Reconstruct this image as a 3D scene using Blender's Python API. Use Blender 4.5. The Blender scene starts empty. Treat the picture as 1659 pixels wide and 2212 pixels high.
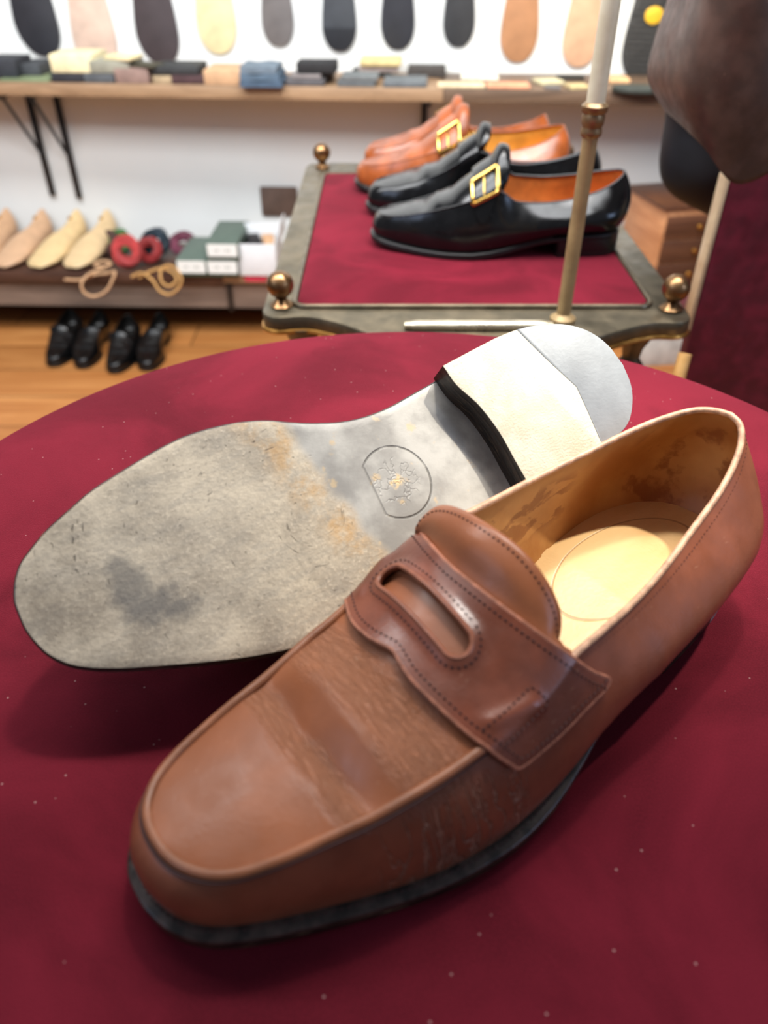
import numpy as np
import bpy, bmesh, math, random
from mathutils import Matrix, Vector
random.seed(7)
SC = bpy.context.scene
COL = SC.collection
PI = math.pi
TZ = 0.75                      # height of the round table top above the floor
CAM = np.array([0, 0, TZ+0.266])
FPX = 1660.0; IW, IH = 1659, 2212
PITCH = math.radians(38.0)
FWD = np.array([0, math.cos(PITCH), -math.sin(PITCH)]); UPV = np.array([0, math.sin(PITCH), math.cos(PITCH)]); RGT = np.array([1., 0, 0])
def ray(u, v): return FWD+((u-IW/2)/FPX)*RGT-((v-IH/2)/FPX)*UPV
def atz(u, v, z):              # z measured from the table top
    d = ray(u, v); return CAM+d*((z+TZ-CAM[2])/d[2])
def aty(u, v, y):
    d = ray(u, v); return CAM+d*(y/d[1])
def wall_y(x): return 2.36-.05*x
def atwall(u, v, off=0.0):
    d = ray(u, v); t = (2.36-off)/(d[1]+.05*d[0]); return CAM+d*t
def lin(c):
    c = np.array(c, float)/255.0
    return tuple(np.where(c <= .04045, c/12.92, ((c+.055)/1.055)**2.4))+(1.0,)

# ---------------------------------------------------------------- materials
class NG:
    """small helper around a node tree"""
    def __init__(s, name):
        s.m = bpy.data.materials.new(name); s.m.use_nodes = True
        s.t = s.m.node_tree; s.n = s.t.nodes; s.n.clear()
        s.out = s.n.new('ShaderNodeOutputMaterial'); s.b = s.n.new('ShaderNodeBsdfPrincipled')
        s.link(s.b.outputs[0], s.out.inputs['Surface'])
        s.tc = s.n.new('ShaderNodeTexCoord')
    def link(s, a, b): s.t.links.new(a, b)
    def put(s, sock, v):
        if hasattr(v, 'is_linked') or isinstance(v, bpy.types.NodeSocket): s.link(v, sock)
        else: sock.default_value = v
    @property
    def obj(s): return s.tc.outputs['Object']
    def xyz(s, vec=None):
        n = s.n.new('ShaderNodeSeparateXYZ'); s.link(vec or s.obj, n.inputs[0]); return n.outputs
    def mapv(s, scale=(1, 1, 1), rot=(0, 0, 0), loc=(0, 0, 0), vec=None):
        n = s.n.new('ShaderNodeMapping'); s.link(vec or s.obj, n.inputs[0])
        n.inputs['Scale'].default_value = scale; n.inputs['Rotation'].default_value = rot; n.inputs['Location'].default_value = loc
        return n.outputs[0]
    def noise(s, scale, detail=4, rough=.55, vec=None, dist=0.0):
        n = s.n.new('ShaderNodeTexNoise'); s.link(vec or s.obj, n.inputs['Vector'])
        n.inputs['Scale'].default_value = scale; n.inputs['Detail'].default_value = detail; n.inputs['Roughness'].default_value = rough; n.inputs['Distortion'].default_value = dist
        return n.outputs['Fac']
    def voro(s, scale, feature='F1', vec=None, out='Distance'):
        n = s.n.new('ShaderNodeTexVoronoi'); n.feature = feature; s.link(vec or s.obj, n.inputs['Vector']); n.inputs['Scale'].default_value = scale
        return n.outputs[out]
    def wave(s, scale, dist=2, detail=2, dscale=1.5, vec=None, direction='X'):
        n = s.n.new('ShaderNodeTexWave'); n.bands_direction = direction; s.link(vec or s.obj, n.inputs['Vector'])
        n.inputs['Scale'].default_value = scale; n.inputs['Distortion'].default_value = dist; n.inputs['Detail'].default_value = detail; n.inputs['Detail Scale'].default_value = dscale
        return n.outputs['Fac']
    def math(s, op, a, b=0.0, c=None, clamp=False):
        n = s.n.new('ShaderNodeMath'); n.operation = op; n.use_clamp = clamp
        s.put(n.inputs[0], a); s.put(n.inputs[1], b)
        if c is not None: s.put(n.inputs[2], c)
        return n.outputs[0]
    def rng(s, v, a, b, lo=0.0, hi=1.0, smooth=True):
        n = s.n.new('ShaderNodeMapRange'); n.interpolation_type = 'SMOOTHSTEP' if smooth else 'LINEAR'
        s.put(n.inputs[0], v); n.inputs[1].default_value = a; n.inputs[2].default_value = b; n.inputs[3].default_value = lo; n.inputs[4].default_value = hi
        return n.outputs[0]
    def band(s, v, a, b, soft):
        return s.math('MULTIPLY', s.rng(v, a-soft, a+soft), s.rng(v, b-soft, b+soft, 1, 0))
    def mix(s, f, a, b, mode='MIX'):
        n = s.n.new('ShaderNodeMix'); n.data_type = 'RGBA'; n.blend_type = mode
        s.put(n.inputs[0], f); s.put(n.inputs[6], a); s.put(n.inputs[7], b); return n.outputs[2]
    def bump(s, h, strength=.3, dist=.001, normal=None):
        n = s.n.new('ShaderNodeBump'); s.put(n.inputs['Height'], h); n.inputs['Strength'].default_value = strength; n.inputs['Distance'].default_value = dist
        if normal is not None: s.link(normal, n.inputs['Normal'])
        return n.outputs[0]
    def set(s, **k):
        names = dict(color='Base Color', rough='Roughness', metal='Metallic', normal='Normal', coat='Coat Weight', coat_rough='Coat Roughness', sheen='Sheen Weight', sheen_tint='Sheen Tint', sheen_rough='Sheen Roughness', spec='Specular IOR Level', sss='Subsurface Weight', trans='Transmission Weight', emis='Emission Color', emis_s='Emission Strength', ior='IOR')
        for a, v in k.items(): s.put(s.b.inputs[names[a]], v)
        return s.m
MATS = {}
def simple(name, rgb, rough=.6, metal=0.0, var=.12, nscale=30, bump=.15, bscale=300, bdist=.0006, spec=.5, sheen=0.0, coat=0.0):
    if name in MATS: return MATS[name]
    g = NG(name); c = lin(rgb)
    dark = tuple(x*(1-var*1.6) for x in c[:3])+(1,); light = tuple(min(1, x*(1+var)) for x in c[:3])+(1,)
    g.set(color=g.mix(g.rng(g.noise(nscale), .3, .7), dark, light), rough=rough, metal=metal, spec=spec, sheen=sheen, coat=coat,
          normal=g.bump(g.noise(bscale, 3), bump, bdist))
    MATS[name] = g.m; return g.m

def leather(name, rgb, rough=.4, wrinkles=True, grain=.25, coat=.0, spec=.5, var=.16):
    g = NG(name); c = lin(rgb); x, y, z = g.xyz()
    dark = tuple(v*(1-var*2.0) for v in c[:3])+(1,); light = tuple(min(1, v*(1+var)) for v in c[:3])+(1,)
    base = g.mix(g.rng(g.noise(38, 5), .35, .68), dark, light)
    pores = g.voro(900); fine = g.noise(650, 3)
    h = g.math('ADD', g.math('MULTIPLY', pores, .35), g.math('MULTIPLY', fine, .65))
    norm = g.bump(h, grain, .0004)
    rr = g.rng(g.noise(70, 4), .3, .75, rough-.06, rough+.12)
    if wrinkles:
        # fine flex wrinkles running across the vamp in two belts, and slanting puckers on the side walls
        xs = g.math('ADD', x, g.math('MULTIPLY', g.math('SUBTRACT', g.noise(40, 3), .5), .01))
        b1 = g.band(xs, .0605, .069, .0035); b2 = g.band(xs, .084, .103, .006)
        m = g.math('MULTIPLY', g.math('ADD', b1, b2, clamp=True), g.rng(z, .040, .046))
        wv = g.noise(560, 5, .62, vec=g.mapv((1.0, .26, .5)), dist=.5)
        norm = g.bump(g.math('MULTIPLY', g.math('ABSOLUTE', g.math('SUBTRACT', wv, .5)), g.math('MULTIPLY', m, 6)), .7, .0012, norm)
        cracks = g.noise(170, 4, .6, vec=g.mapv((1, .25, .18), rot=(.0, .25, 0)), dist=.8)
        side = g.math('MULTIPLY', g.band(x, .072, .122, .008), g.rng(z, .046, .040))
        line = g.math('MULTIPLY', g.rng(g.math('ABSOLUTE', g.math('SUBTRACT', cracks, .5)), 0, .045, 1, 0), side)
        norm = g.bump(g.math('MULTIPLY', line, -1), .8, .0012, norm)
        base = g.mix(g.math('MULTIPLY', m, .15), base, lin((206, 158, 126)))  # belts mixed paler: scattered highlights on the wrinkles painted into the colour
        scuff = g.math('MULTIPLY', g.rng(g.noise(420, 6, .75, vec=g.mapv((1, .35, .7))), .58, .72), g.math('MULTIPLY', m, .38))
        base = g.mix(g.math('MAXIMUM', scuff, g.math('MULTIPLY', line, .35)), base, lin((200, 158, 130)))
        rr = g.math('ADD', rr, g.math('MULTIPLY', m, .1))
    scr = g.rng(g.noise(900, 2, .5, vec=g.mapv((.25, 1, .6), rot=(.3, .2, .5))), .70, .78)
    base = g.mix(g.math('MULTIPLY', scr, .22), base, lin((205, 160, 130)) if rgb[0] > 60 else lin((120, 122, 125)))
    g.set(color=base, rough=rr, normal=norm, coat=coat, coat_rough=.2, spec=spec)
    MATS[name] = g.m; return g.m

def velvet(name, rgb, lint=True):
    g = NG(name); c = lin(rgb)
    dark = tuple(v*.66 for v in c[:3])+(1,); light = tuple(v*1.22 for v in c[:3])+(1,)
    nap = g.noise(9, 5, .6, dist=.6); pile = g.noise(1400, 2)
    col = g.mix(g.rng(nap, .34, .68), dark, light)
    col = g.mix(g.rng(pile, .35, .8, 0, .30), col, tuple(min(1, v*1.9) for v in c[:3])+(1,))
    if lint:
        d = g.voro(150); pick = g.voro(150, out='Color')
        w = g.n.new('ShaderNodeTexWhiteNoise'); g.link(pick, w.inputs['Vector'])
        sp = g.math('MULTIPLY', g.rng(d, .035, .085, 1, 0), g.math('GREATER_THAN', w.outputs['Value'], .55))
        d2 = g.rng(g.noise(240, 2, vec=g.mapv((1, .3, 1), rot=(0, 0, .7))), .79, .83)
        col = g.mix(g.math('MULTIPLY', g.math('MAXIMUM', sp, d2), .42), col, lin((214, 180, 175)))
    g.set(color=col, rough=.92, spec=.1, sheen=.16, sheen_rough=.4, sheen_tint=lin((205, 120, 130)), normal=g.bump(g.math('ADD', pile, g.math('MULTIPLY', g.noise(60, 3), .8)), .45, .0011))
    MATS[name] = g.m; return g.m

def worn_sole(name):
    """leather outsole: scuffed tan forepart with dirt, smooth grey waist with a round stamp (right shoe: y = lateral)"""
    g = NG(name); x, y, z = g.xyz()
    n1 = g.noise(32, 7, .65, dist=.3); n2 = g.noise(480, 5, .72); n3 = g.noise(120, 6, .7, vec=g.mapv((.35, 1.3, 1), rot=(0, 0, .25)), dist=.4)
    col = g.mix(g.rng(n1, .34, .66), lin((176, 162, 142)), lin((220, 204, 178)))
    col = g.mix(g.rng(n3, .42, .68, 0, .45), col, lin((160, 152, 140)))
    col = g.mix(g.rng(n2, .50, .70, 0, .62), col, lin((232, 216, 190)))
    col = g.mix(g.rng(n2, .44, .33, 0, .34), col, lin((124, 110, 94)))
    # toe and rim are dirtier
    toe = g.math('MULTIPLY', g.rng(x, .075, .012), g.rng(n1, .30, .72, 1, .15))
    col = g.mix(g.math('MULTIPLY', toe, .42), col, lin((120, 104, 84)))
    # dark scorched patch at the toe
    def blob(cx, cy, rx, ry):
        a = g.math('POWER', g.math('MULTIPLY', g.math('SUBTRACT', x, cx), 1/rx), 2); b = g.math('POWER', g.math('MULTIPLY', g.math('SUBTRACT', y, cy), 1/ry), 2)
        r = g.math('ADD', g.math('SQRT', g.math('ADD', a, b)), g.math('MULTIPLY', g.math('SUBTRACT', g.noise(110, 5, .7), .5), 1.9))
        return g.rng(r, .40, 1.3, 1, 0)
    d = g.math('MAXIMUM', blob(.0475, .008, .0085, .0135), g.math('MAXIMUM', blob(.052, .0195, .011, .0085), blob(.0605, .0240, .010, .0055)))
    col = g.mix(g.math('MULTIPLY', d, .66), col, lin((98, 96, 94)))
    # smooth waist
    wob = g.math('ADD', g.math('ADD', x, g.math('MULTIPLY', y, -.25)), g.math('MULTIPLY', g.math('SUBTRACT', g.noise(60, 4), .5), .012))
    waist = g.rng(wob, .1365, .1445)
    grey = g.mix(g.rng(g.noise(45, 5), .35, .65), lin((146, 142, 136)), lin((184, 180, 172)))
    grey = g.mix(g.rng(g.noise(130, 4), .62, .72, 0, .6), grey, lin((208, 178, 132)))
    edge = g.math('MULTIPLY', g.band(wob, .124, .141, .007), g.rng(g.noise(70, 5, .7), .40, .68))
    col = g.mix(g.math('MULTIPLY', edge, .75), col, lin((204, 158, 98)))
    col = g.mix(waist, col, grey)
    # impressed round stamp: ring, flat base line and a small worn emblem
    dx = g.math('SUBTRACT', x, .1710); dy = g.math('SUBTRACT', y, .0115)
    rad = g.math('SQRT', g.math('ADD', g.math('POWER', dx, 2), g.math('POWER', dy, 2)))
    ring = g.rng(g.math('ABSOLUTE', g.math('SUBTRACT', rad, .0172)), .0002, .0007, 1, 0)
    ring = g.math('MULTIPLY', ring, g.rng(dx, -.0135, -.0105))
    base = g.math('MULTIPLY', g.rng(g.math('ABSOLUTE', g.math('ADD', dx, .0122)), .0002, .0006, 1, 0), g.rng(g.math('ABSOLUTE', dy), .012, .0128, 1, 0))
    ripple = g.math('MULTIPLY', g.rng(g.math('ABSOLUTE', g.math('SUBTRACT', g.noise(165, 2), .5)), 0, .03, 1, 0), g.rng(rad, .013, .009))
    mark = g.math('MAXIMUM', g.math('MULTIPLY', ring, g.rng(g.noise(120, 3), .36, .5, .35, 1)), g.math('MULTIPLY', base, .5))
    col = g.mix(g.math('MULTIPLY', mark, .62), col, lin((62, 58, 50)))
    col = g.mix(g.math('MULTIPLY', g.rng(rad, .0045, .003), g.rng(g.noise(260, 3), .4, .6)), col, lin((214, 186, 140)))
    # hairline scratches in broad arcs over the ball
    rr = g.math('SQRT', g.math('ADD', g.math('POWER', g.math('SUBTRACT', x, .128), 2), g.math('POWER', g.math('SUBTRACT', y, .012), 2)))
    cx = g.n.new('ShaderNodeCombineXYZ'); g.link(rr, cx.inputs[0]); g.link(g.math('MULTIPLY', g.noise(22, 2), .05), cx.inputs[1])
    sc = g.math('MULTIPLY', g.rng(g.noise(520, 2, .5, vec=cx.outputs[0]), .655, .70), g.math('MULTIPLY', g.rng(g.noise(45, 3), .48, .6), g.math('SUBTRACT', 1, waist)))
    col = g.mix(g.math('MULTIPLY', sc, .6), col, lin((84, 74, 62)))
    h = g.math('ADD', g.math('MULTIPLY', n2, g.math('SUBTRACT', 1, g.math('MULTIPLY', waist, .75))), g.math('ADD', g.math('MULTIPLY', g.math('ADD', mark, sc), -1.2), g.math('MULTIPLY', ripple, -.5)))
    g.set(color=col, rough=g.rng(waist, 0, 1, .68, .42), normal=g.bump(h, .6, .0009), spec=.4)
    MATS[name] = g.m; return g.m

def lining(name):
    g = NG(name); x, y, z = g.xyz()
    col = g.mix(g.rng(g.noise(22, 4), .35, .7), lin((170, 112, 58)), lin((206, 154, 92)))
    sv = g.mapv((.55, 1, 1.2))
    st = g.math('MULTIPLY', g.rng(g.noise(95, 4, .55, vec=sv, dist=.25), .50, .57), g.math('MULTIPLY', g.band(x, .176, .238, .008), g.band(z, .040, .064, .004)))
    st = g.math('MAXIMUM', st, g.math('MULTIPLY', g.rng(g.noise(70, 4), .50, .62), g.rng(x, .268, .285)))
    col = g.mix(g.math('MULTIPLY', st, .66), col, lin((128, 66, 32)))
    g.set(color=col, rough=.45, normal=g.bump(g.noise(500, 4), .2, .0004), spec=.4); MATS[name] = g.m; return g.m
def insole_mat(name):
    g = NG(name); x, y, z = g.xyz()
    col = g.mix(g.rng(g.noise(25, 5, vec=g.mapv((.4, 1, 1))), .35, .7), lin((200, 156, 98)), lin((224, 186, 130)))
    r = g.math('SQRT', g.math('ADD', g.math('POWER', g.math('MULTIPLY', g.math('SUBTRACT', x, .245), .55), 2), g.math('POWER', g.math('SUBTRACT', y, -.003), 2)))
    ln = g.rng(g.math('ABSOLUTE', g.math('SUBTRACT', r, .0235)), .0001, .0006, 1, 0)
    col = g.mix(g.math('MULTIPLY', ln, .5), col, lin((120, 80, 45)))
    g.set(color=col, rough=.4, normal=g.bump(g.math('ADD', g.noise(500, 4), g.math('MULTIPLY', ln, -2)), .2, .0006)); MATS[name] = g.m; return g.m
def heel_leather(name):
    g = NG(name)
    n = g.noise(700, 4, .7)
    col = g.mix(g.rng(g.noise(60, 4), .35, .7), lin((212, 200, 176)), lin((228, 218, 198)))
    col = g.mix(g.rng(n, .58, .72, 0, .55), col, lin((186, 152, 108)))
    g.set(color=col, rough=.85, normal=g.bump(g.noise(900, 3), .5, .0006), spec=.2); MATS[name] = g.m; return g.m
def sole_edge(name):
    g = NG(name)
    col = g.mix(g.rng(g.noise(160, 5, vec=g.mapv((.3, .3, 3))), .40, .72), lin((26, 20, 17)), lin((64, 48, 36)))
    col = g.mix(g.rng(g.noise(420, 4, vec=g.mapv((.25, .25, 4))), .62, .74, 0, .7), col, lin((168, 142, 108)))
    g.set(color=col, rough=.36, normal=g.bump(g.noise(300, 4, vec=g.mapv((.3, .3, 3))), .5, .0008)); MATS[name] = g.m; return g.m

def wood(name, a, b, scale=1.0, along='X', rough=.45, planks=None):
    g = NG(name)
    sc = {'X': (1.2, 14, 14), 'Y': (14, 1.2, 14)}[along]
    v = g.mapv(tuple(k*scale for k in sc))
    gr = g.noise(2.2, 8, .62, vec=v, dist=1.2)
    col = g.mix(g.rng(gr, .3, .7), lin(a), lin(b))
    h = gr
    if planks:
        br = g.n.new('ShaderNodeTexBrick'); g.link(g.mapv((1, 1, 1), rot=(0, 0, PI/2 if planks == 'Y' else 0)), br.inputs['Vector'])
        br.inputs['Color1'].default_value = (.8, .8, .8, 1); br.inputs['Color2'].default_value = (1, 1, 1, 1); br.inputs['Mortar'].default_value = (.22, .22, .22, 1)
        br.inputs['Scale'].default_value = 1.0; br.inputs['Brick Width'].default_value = 1.15; br.inputs['Row Height'].default_value = .15; br.inputs['Mortar Size'].default_value = .0022
        col = g.mix(1.0, col, br.outputs['Color'], 'MULTIPLY')
    g.set(color=col, rough=rough, normal=g.bump(h, .12, .0006)); MATS[name] = g.m; return g.m
def bronze(name, rgb=(120, 104, 78), rough=.34, metal=.9, patina=(84, 76, 62)):
    g = NG(name)
    col = g.mix(g.rng(g.noise(24, 6, .65), .34, .68), lin(patina), lin(rgb))
    g.set(color=col, rough=g.rng(g.noise(50, 4), .3, .7, rough-.06, rough+.14), metal=metal, normal=g.bump(g.noise(180, 4), .12, .0005)); MATS[name] = g.m; return g.m

# ---------------------------------------------------------------- object helpers
def tag(o, label=None, cat=None, group=None, kind=None):
    if label: o['label'] = label
    if cat: o['category'] = cat
    if group: o['group'] = group
    if kind: o['kind'] = kind
    return o
def empty(name, loc=(0, 0, 0), rz=0.0, label=None, cat=None, group=None):
    o = bpy.data.objects.new(name, None); COL.objects.link(o); o.location = loc; o.rotation_euler = (0, 0, rz); o.empty_display_size = .02
    return tag(o, label, cat, group)
def mesh(name, V, Fc, m=None, parent=None, smooth=True, mi=None, auto=None):
    me = bpy.data.meshes.new(name); me.from_pydata([tuple(map(float, v)) for v in V], [], [tuple(int(i) for i in f) for f in Fc])
    ms = m if isinstance(m, (list, tuple)) else [m]
    for k in ms:
        if k: me.materials.append(k)
    if mi is not None: me.polygons.foreach_set('material_index', mi)
    if smooth: me.polygons.foreach_set('use_smooth', [True]*len(me.polygons))
    bm = bmesh.new(); bm.from_mesh(me); bmesh.ops.remove_doubles(bm, verts=bm.verts, dist=1e-6); bmesh.ops.recalc_face_normals(bm, faces=bm.faces)
    bm.to_mesh(me); bm.free()
    if auto is not None: me.set_sharp_from_angle(angle=math.radians(auto))
    me.update()
    o = bpy.data.objects.new(name, me); COL.objects.link(o)
    if parent: o.parent = parent
    return o
class MB:
    """collects shapes into one mesh"""
    def __init__(s): s.V = []; s.F = []; s.M = []
    def add(s, V, F, mi=0):
        b = len(s.V); s.V += [tuple(v) for v in V]; s.F += [tuple(i+b for i in f) for f in F]; s.M += [mi]*len(F); return s
    def box(s, c, d, rz=0.0, mi=0, bev=0.0):
        bm = bmesh.new(); bmesh.ops.create_cube(bm, size=1.0)
        bmesh.ops.scale(bm, vec=d, verts=bm.verts)
        if bev: bmesh.ops.bevel(bm, geom=bm.edges[:], offset=bev, segments=2, affect='EDGES', profile=.5)
        M_ = Matrix.Translation(c) @ Matrix.Rotation(rz, 4, 'Z')
        bmesh.ops.transform(bm, matrix=M_, verts=bm.verts)
        bm.verts.index_update(); s.add([v.co[:] for v in bm.verts], [[v.index for v in f.verts] for f in bm.faces], mi); bm.free(); return s
    def tube(s, P, r, n=10, closed=False, mi=0, flat=1.0, caps=True):
        P = [Vector(p) for p in P]; m = len(P)
        R = r if hasattr(r, '__len__') else [r]*m
        rings = []; prev = None
        for i in range(m):
            a = P[(i-1) % m] if (closed or i > 0) else P[i]; b = P[(i+1) % m] if (closed or i < m-1) else P[i]
            t = (b-a).normalized() if (b-a).length > 1e-12 else Vector((0, 0, 1))
            if prev is None:
                ref = Vector((0, 0, 1)) if abs(t.z) < .9 else Vector((1, 0, 0)); x = t.cross(ref).normalized()
            else: x = (prev-t*prev.dot(t)).normalized()
            prev = x; y = t.cross(x)
            rings.append([P[i]+(x*math.cos(2*PI*k/n)+y*math.sin(2*PI*k/n)*flat)*R[i] for k in range(n)])
        V = [v for q in rings for v in q]; F = []
        for i in range(m if closed else m-1):
            for k in range(n):
                j = (i+1) % m; F.append((i*n+k, i*n+(k+1) % n, j*n+(k+1) % n, j*n+k))
        if not closed and caps: F += [tuple(range(n))[::-1], tuple((m-1)*n+k for k in range(n))]
        return s.add(V, F, mi)
    def lathe(s, prof, c=(0, 0, 0), n=24, mi=0):
        V = []; F = []; m = len(prof)
        for r, z in prof:
            for k in range(n): V.append((c[0]+max(r, 1e-5)*math.cos(2*PI*k/n), c[1]+max(r, 1e-5)*math.sin(2*PI*k/n), c[2]+z))
        for i in range(m-1):
            for k in range(n): F.append((i*n+k, i*n+(k+1) % n, (i+1)*n+(k+1) % n, (i+1)*n+k))
        F += [tuple(range(n))[::-1], tuple((m-1)*n+k for k in range(n))]
        return s.add(V, F, mi)
    def grid(s, G, mi=0, closed_u=False):
        G = np.asarray(G); a, b = G.shape[:2]; F = []
        for i in range(a if closed_u else a-1):
            for j in range(b-1): F.append((i*b+j, i*b+j+1, ((i+1) % a)*b+j+1, ((i+1) % a)*b+j))
        return s.add(G.reshape(-1, 3), F, mi)
    def prism(s, poly, z0, z1, mi=0, bev=0.0):
        """upright prism from a plan outline, optionally with a small rounded rim"""
        P = np.asarray(poly, float); n = len(P)
        if bev:
            T_ = np.roll(P, -1, 0)-np.roll(P, 1, 0); T_ /= np.linalg.norm(T_, axis=1)[:, None]+1e-12
            ar = .5*np.sum(P[:, 0]*np.roll(P[:, 1], -1)-np.roll(P[:, 0], -1)*P[:, 1])
            N_ = np.stack([-T_[:, 1], T_[:, 0]], -1)*(1 if ar > 0 else -1)
            lv = [(bev, z0), (bev*.3, z0+bev*.3), (0, z0+bev), (0, z1-bev), (bev*.3, z1-bev*.3), (bev, z1)]
        else: N_ = np.zeros_like(P); lv = [(0, z0), (0, z1)]
        V = []; F = []
        for o_, z in lv:
            q = P+N_*o_; V += [(a, b, z) for a, b in q]
        for k in range(len(lv)-1):
            for i in range(n): F.append((k*n+i, k*n+(i+1) % n, (k+1)*n+(i+1) % n, (k+1)*n+i))
        F += [tuple(range(n))[::-1], tuple((len(lv)-1)*n+i for i in range(n))]
        return s.add(V, F, mi)
    def build(s, name, m, parent=None, smooth=True, auto=40):
        return mesh(name, s.V, s.F, m, parent, smooth, s.M, auto)
def solidify(o, th, off=-1.0):
    md = o.modifiers.new('Solidify', 'SOLIDIFY'); md.thickness = th; md.offset = off; return o
# ---------------------------------------------------------------- shoe geometry (metres, local: s toe->heel, t lateral, z up)
def catmull(P, n, closed=False):
    P = np.asarray(P, float); m = len(P)
    if closed:
        Q = np.vstack([P[-1], P, P[0], P[1]]); segs = m
    else:
        Q = np.vstack([2*P[0]-P[1], P, 2*P[-1]-P[-2]]); segs = m-1
    out = []
    k = 16
    for i in range(segs):
        p0, p1, p2, p3 = Q[i], Q[i+1], Q[i+2], Q[i+3]
        d1 = np.sqrt(np.linalg.norm(p1-p0))+1e-9; d2 = np.sqrt(np.linalg.norm(p2-p1))+1e-9; d3 = np.sqrt(np.linalg.norm(p3-p2))+1e-9
        m1 = (p1-p0)/d1-(p2-p0)/(d1+d2)+(p2-p1)/d2
        m2 = (p2-p1)/d2-(p3-p1)/(d2+d3)+(p3-p2)/d3
        m1 *= d2; m2 *= d2
        for j in range(k):
            u = j/k
            out.append((2*u**3-3*u*u+1)*p1+(u**3-2*u*u+u)*m1+(-2*u**3+3*u*u)*p2+(u**3-u*u)*m2)
    out.append(Q[-2] if not closed else P[0])
    return resample(np.array(out), n)
def resample(C, n):
    C = np.asarray(C, float)
    d = np.r_[0, np.cumsum(np.linalg.norm(np.diff(C, axis=0), axis=1))]
    u = np.linspace(0, d[-1], n)
    return np.stack([np.interp(u, d, C[:, k]) for k in range(C.shape[1])], -1)
def lerp_at(x, xs, ys): return np.interp(x, xs, ys)
def smooth(a, b, x):
    t = np.clip((np.asarray(x, float)-a)/(b-a), 0, 1); return t*t*(3-2*t)
MM = 1e-3
LAT = [(4.1, 1.5), (4.5, 8.5), (8.0, 19.2), (13.8, 26.8), (20.5, 31.8), (31.6, 37.6), (43.8, 42.6), (60.5, 49.1), (79, 55.4), (97, 59.9), (118, 62.2), (133, 61.2), (147, 58.6), (163, 54.2), (180, 49.2), (200, 45), (222, 43.4), (250, 40.2), (268, 37.4), (281, 34.6), (291, 30.4), (298.2, 22.5), (302.4, 13.8), (303.8, 3)]
MED = [(4.1, 1.5), (4.5, -5), (6.1, -9.6), (8.5, -14.1), (12, -18.4), (18.6, -22.8), (26.6, -27.1), (37.3, -31.2), (48, -35), (58.2, -37.2), (68.4, -39.1), (79.1, -41), (89.4, -42.1), (99.3, -41.9), (108.9, -40.8), (118.4, -38.8), (127.7, -35.7), (136.5, -31.5), (145.8, -27.7), (155.5, -24.7), (163, -23.2), (172, -22.6), (184.3, -23.3), (198, -25.6), (214, -28.4), (228, -31.2), (240, -32.8), (249.5, -33.5), (262.4, -33.2), (274.7, -30.9), (285.9, -26.6), (295.5, -19.1), (301.3, -9.4), (303.8, 3)]
# seam of the apron at the front, top line of the quarters behind (s, t, z)
SLAT = [(14.0, 3, 36), (14.6, 9, 36.2), (16.8, 16.3, 37), (22.4, 24.6, 38), (30, 30.3, 39.2), (41.6, 35.1, 41.2), (56.4, 39.5, 44), (68.5, 42.9, 46), (81.9, 45.4, 48), (93.4, 46.7, 49.2), (106.3, 47.4, 50.6), (122, 47.6, 53), (140, 46.3, 57.5), (153.5, 44.0, 62), (169.7, 42.2, 62), (193, 38.8, 60), (220, 33.9, 60), (249.8, 27.3, 64), (271.9, 22.4, 70.5), (284.5, 18.4, 76.3), (293.5, 14, 82), (298.8, 8.5, 86.3), (300.2, 2.5, 87.8)]
SMED = [(14.0, 3, 36), (14.4, -3.5, 36), (16.8, -10, 36.2), (22.9, -16.4, 37), (32.2, -20.8, 38), (44.9, -23.5, 40), (57.5, -24.8, 43), (70.4, -26.2, 45), (84.2, -27.7, 48), (93.9, -29.1, 50), (105.6, -29.8, 52.6), (122, -31, 58.5), (140, -32, 66), (158, -31, 72), (172, -29, 73.3), (208.5, -31.2, 72), (241, -28.6, 75), (276, -20.5, 82), (294, -11.5, 86), (298.8, -4, 87.4), (300.2, 2.5, 87.8)]
def zbot(s):   # underside of the outsole
    return lerp_at(s, np.array([0, 12, 25, 45, 70, 95, 130, 150, 170, 190, 210, 225, 260, 305])*MM, np.array([8, 6.2, 4.3, 2.1, .6, 0, .4, 2.2, 5.6, 10, 14.6, 17.4, 19.5, 21])*MM)
SOLE_T = 5.0*MM
B1L = [5.5, 5, 5.5, 13, 20, 20.5, 18, 13]; B1M = [5.5, 4.5, 3, 3.5, 4.5, 6, 8, 13]; P2L = [10, 15, 18, 15]; P2M = [4.5, 6, 8, 15]
def split_resample(C, n, cuts):
    """resample a curve between landmark s values so both sides of the shoe share row indices"""
    idx = [0]+[int(np.argmin(np.abs(C[:, 0]-c))) for c in cuts]+[len(C)-1]
    segn = n
    out = []
    for k in range(len(idx)-1):
        seg = resample(C[idx[k]:idx[k+1]+1], segn[k]+1)
        out.append(seg if k == len(idx)-2 else seg[:-1])
    return np.vstack(out)
CUTS = np.array([60, 150, 250])*MM
def shoe_curves(q=1.0):
    n = [int(30*q), int(44*q), int(36*q), int(30*q)]
    lat = catmull(np.array(LAT)*MM, 1200); med = catmull(np.array(MED)*MM, 1200)
    sl = catmull(np.array(SLAT)*MM, 1200); sm = catmull(np.array(SMED)*MM, 1200)
    return [split_resample(c, n, CUTS) for c in (lat, med, sl, sm)]
def normals2(C, side):
    T = np.gradient(C[:, :2], axis=0); T /= np.linalg.norm(T, axis=1)[:, None]+1e-12
    N = np.stack([-T[:, 1], T[:, 0]], -1)*side
    return N
def inset_of(s, lateral):
    return lerp_at(s/MM, [0, 40, 130, 165, 200, 225, 305], [4.2, 4.6, 4.8, 3, .5, 1.2, 1.6])*MM
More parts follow.
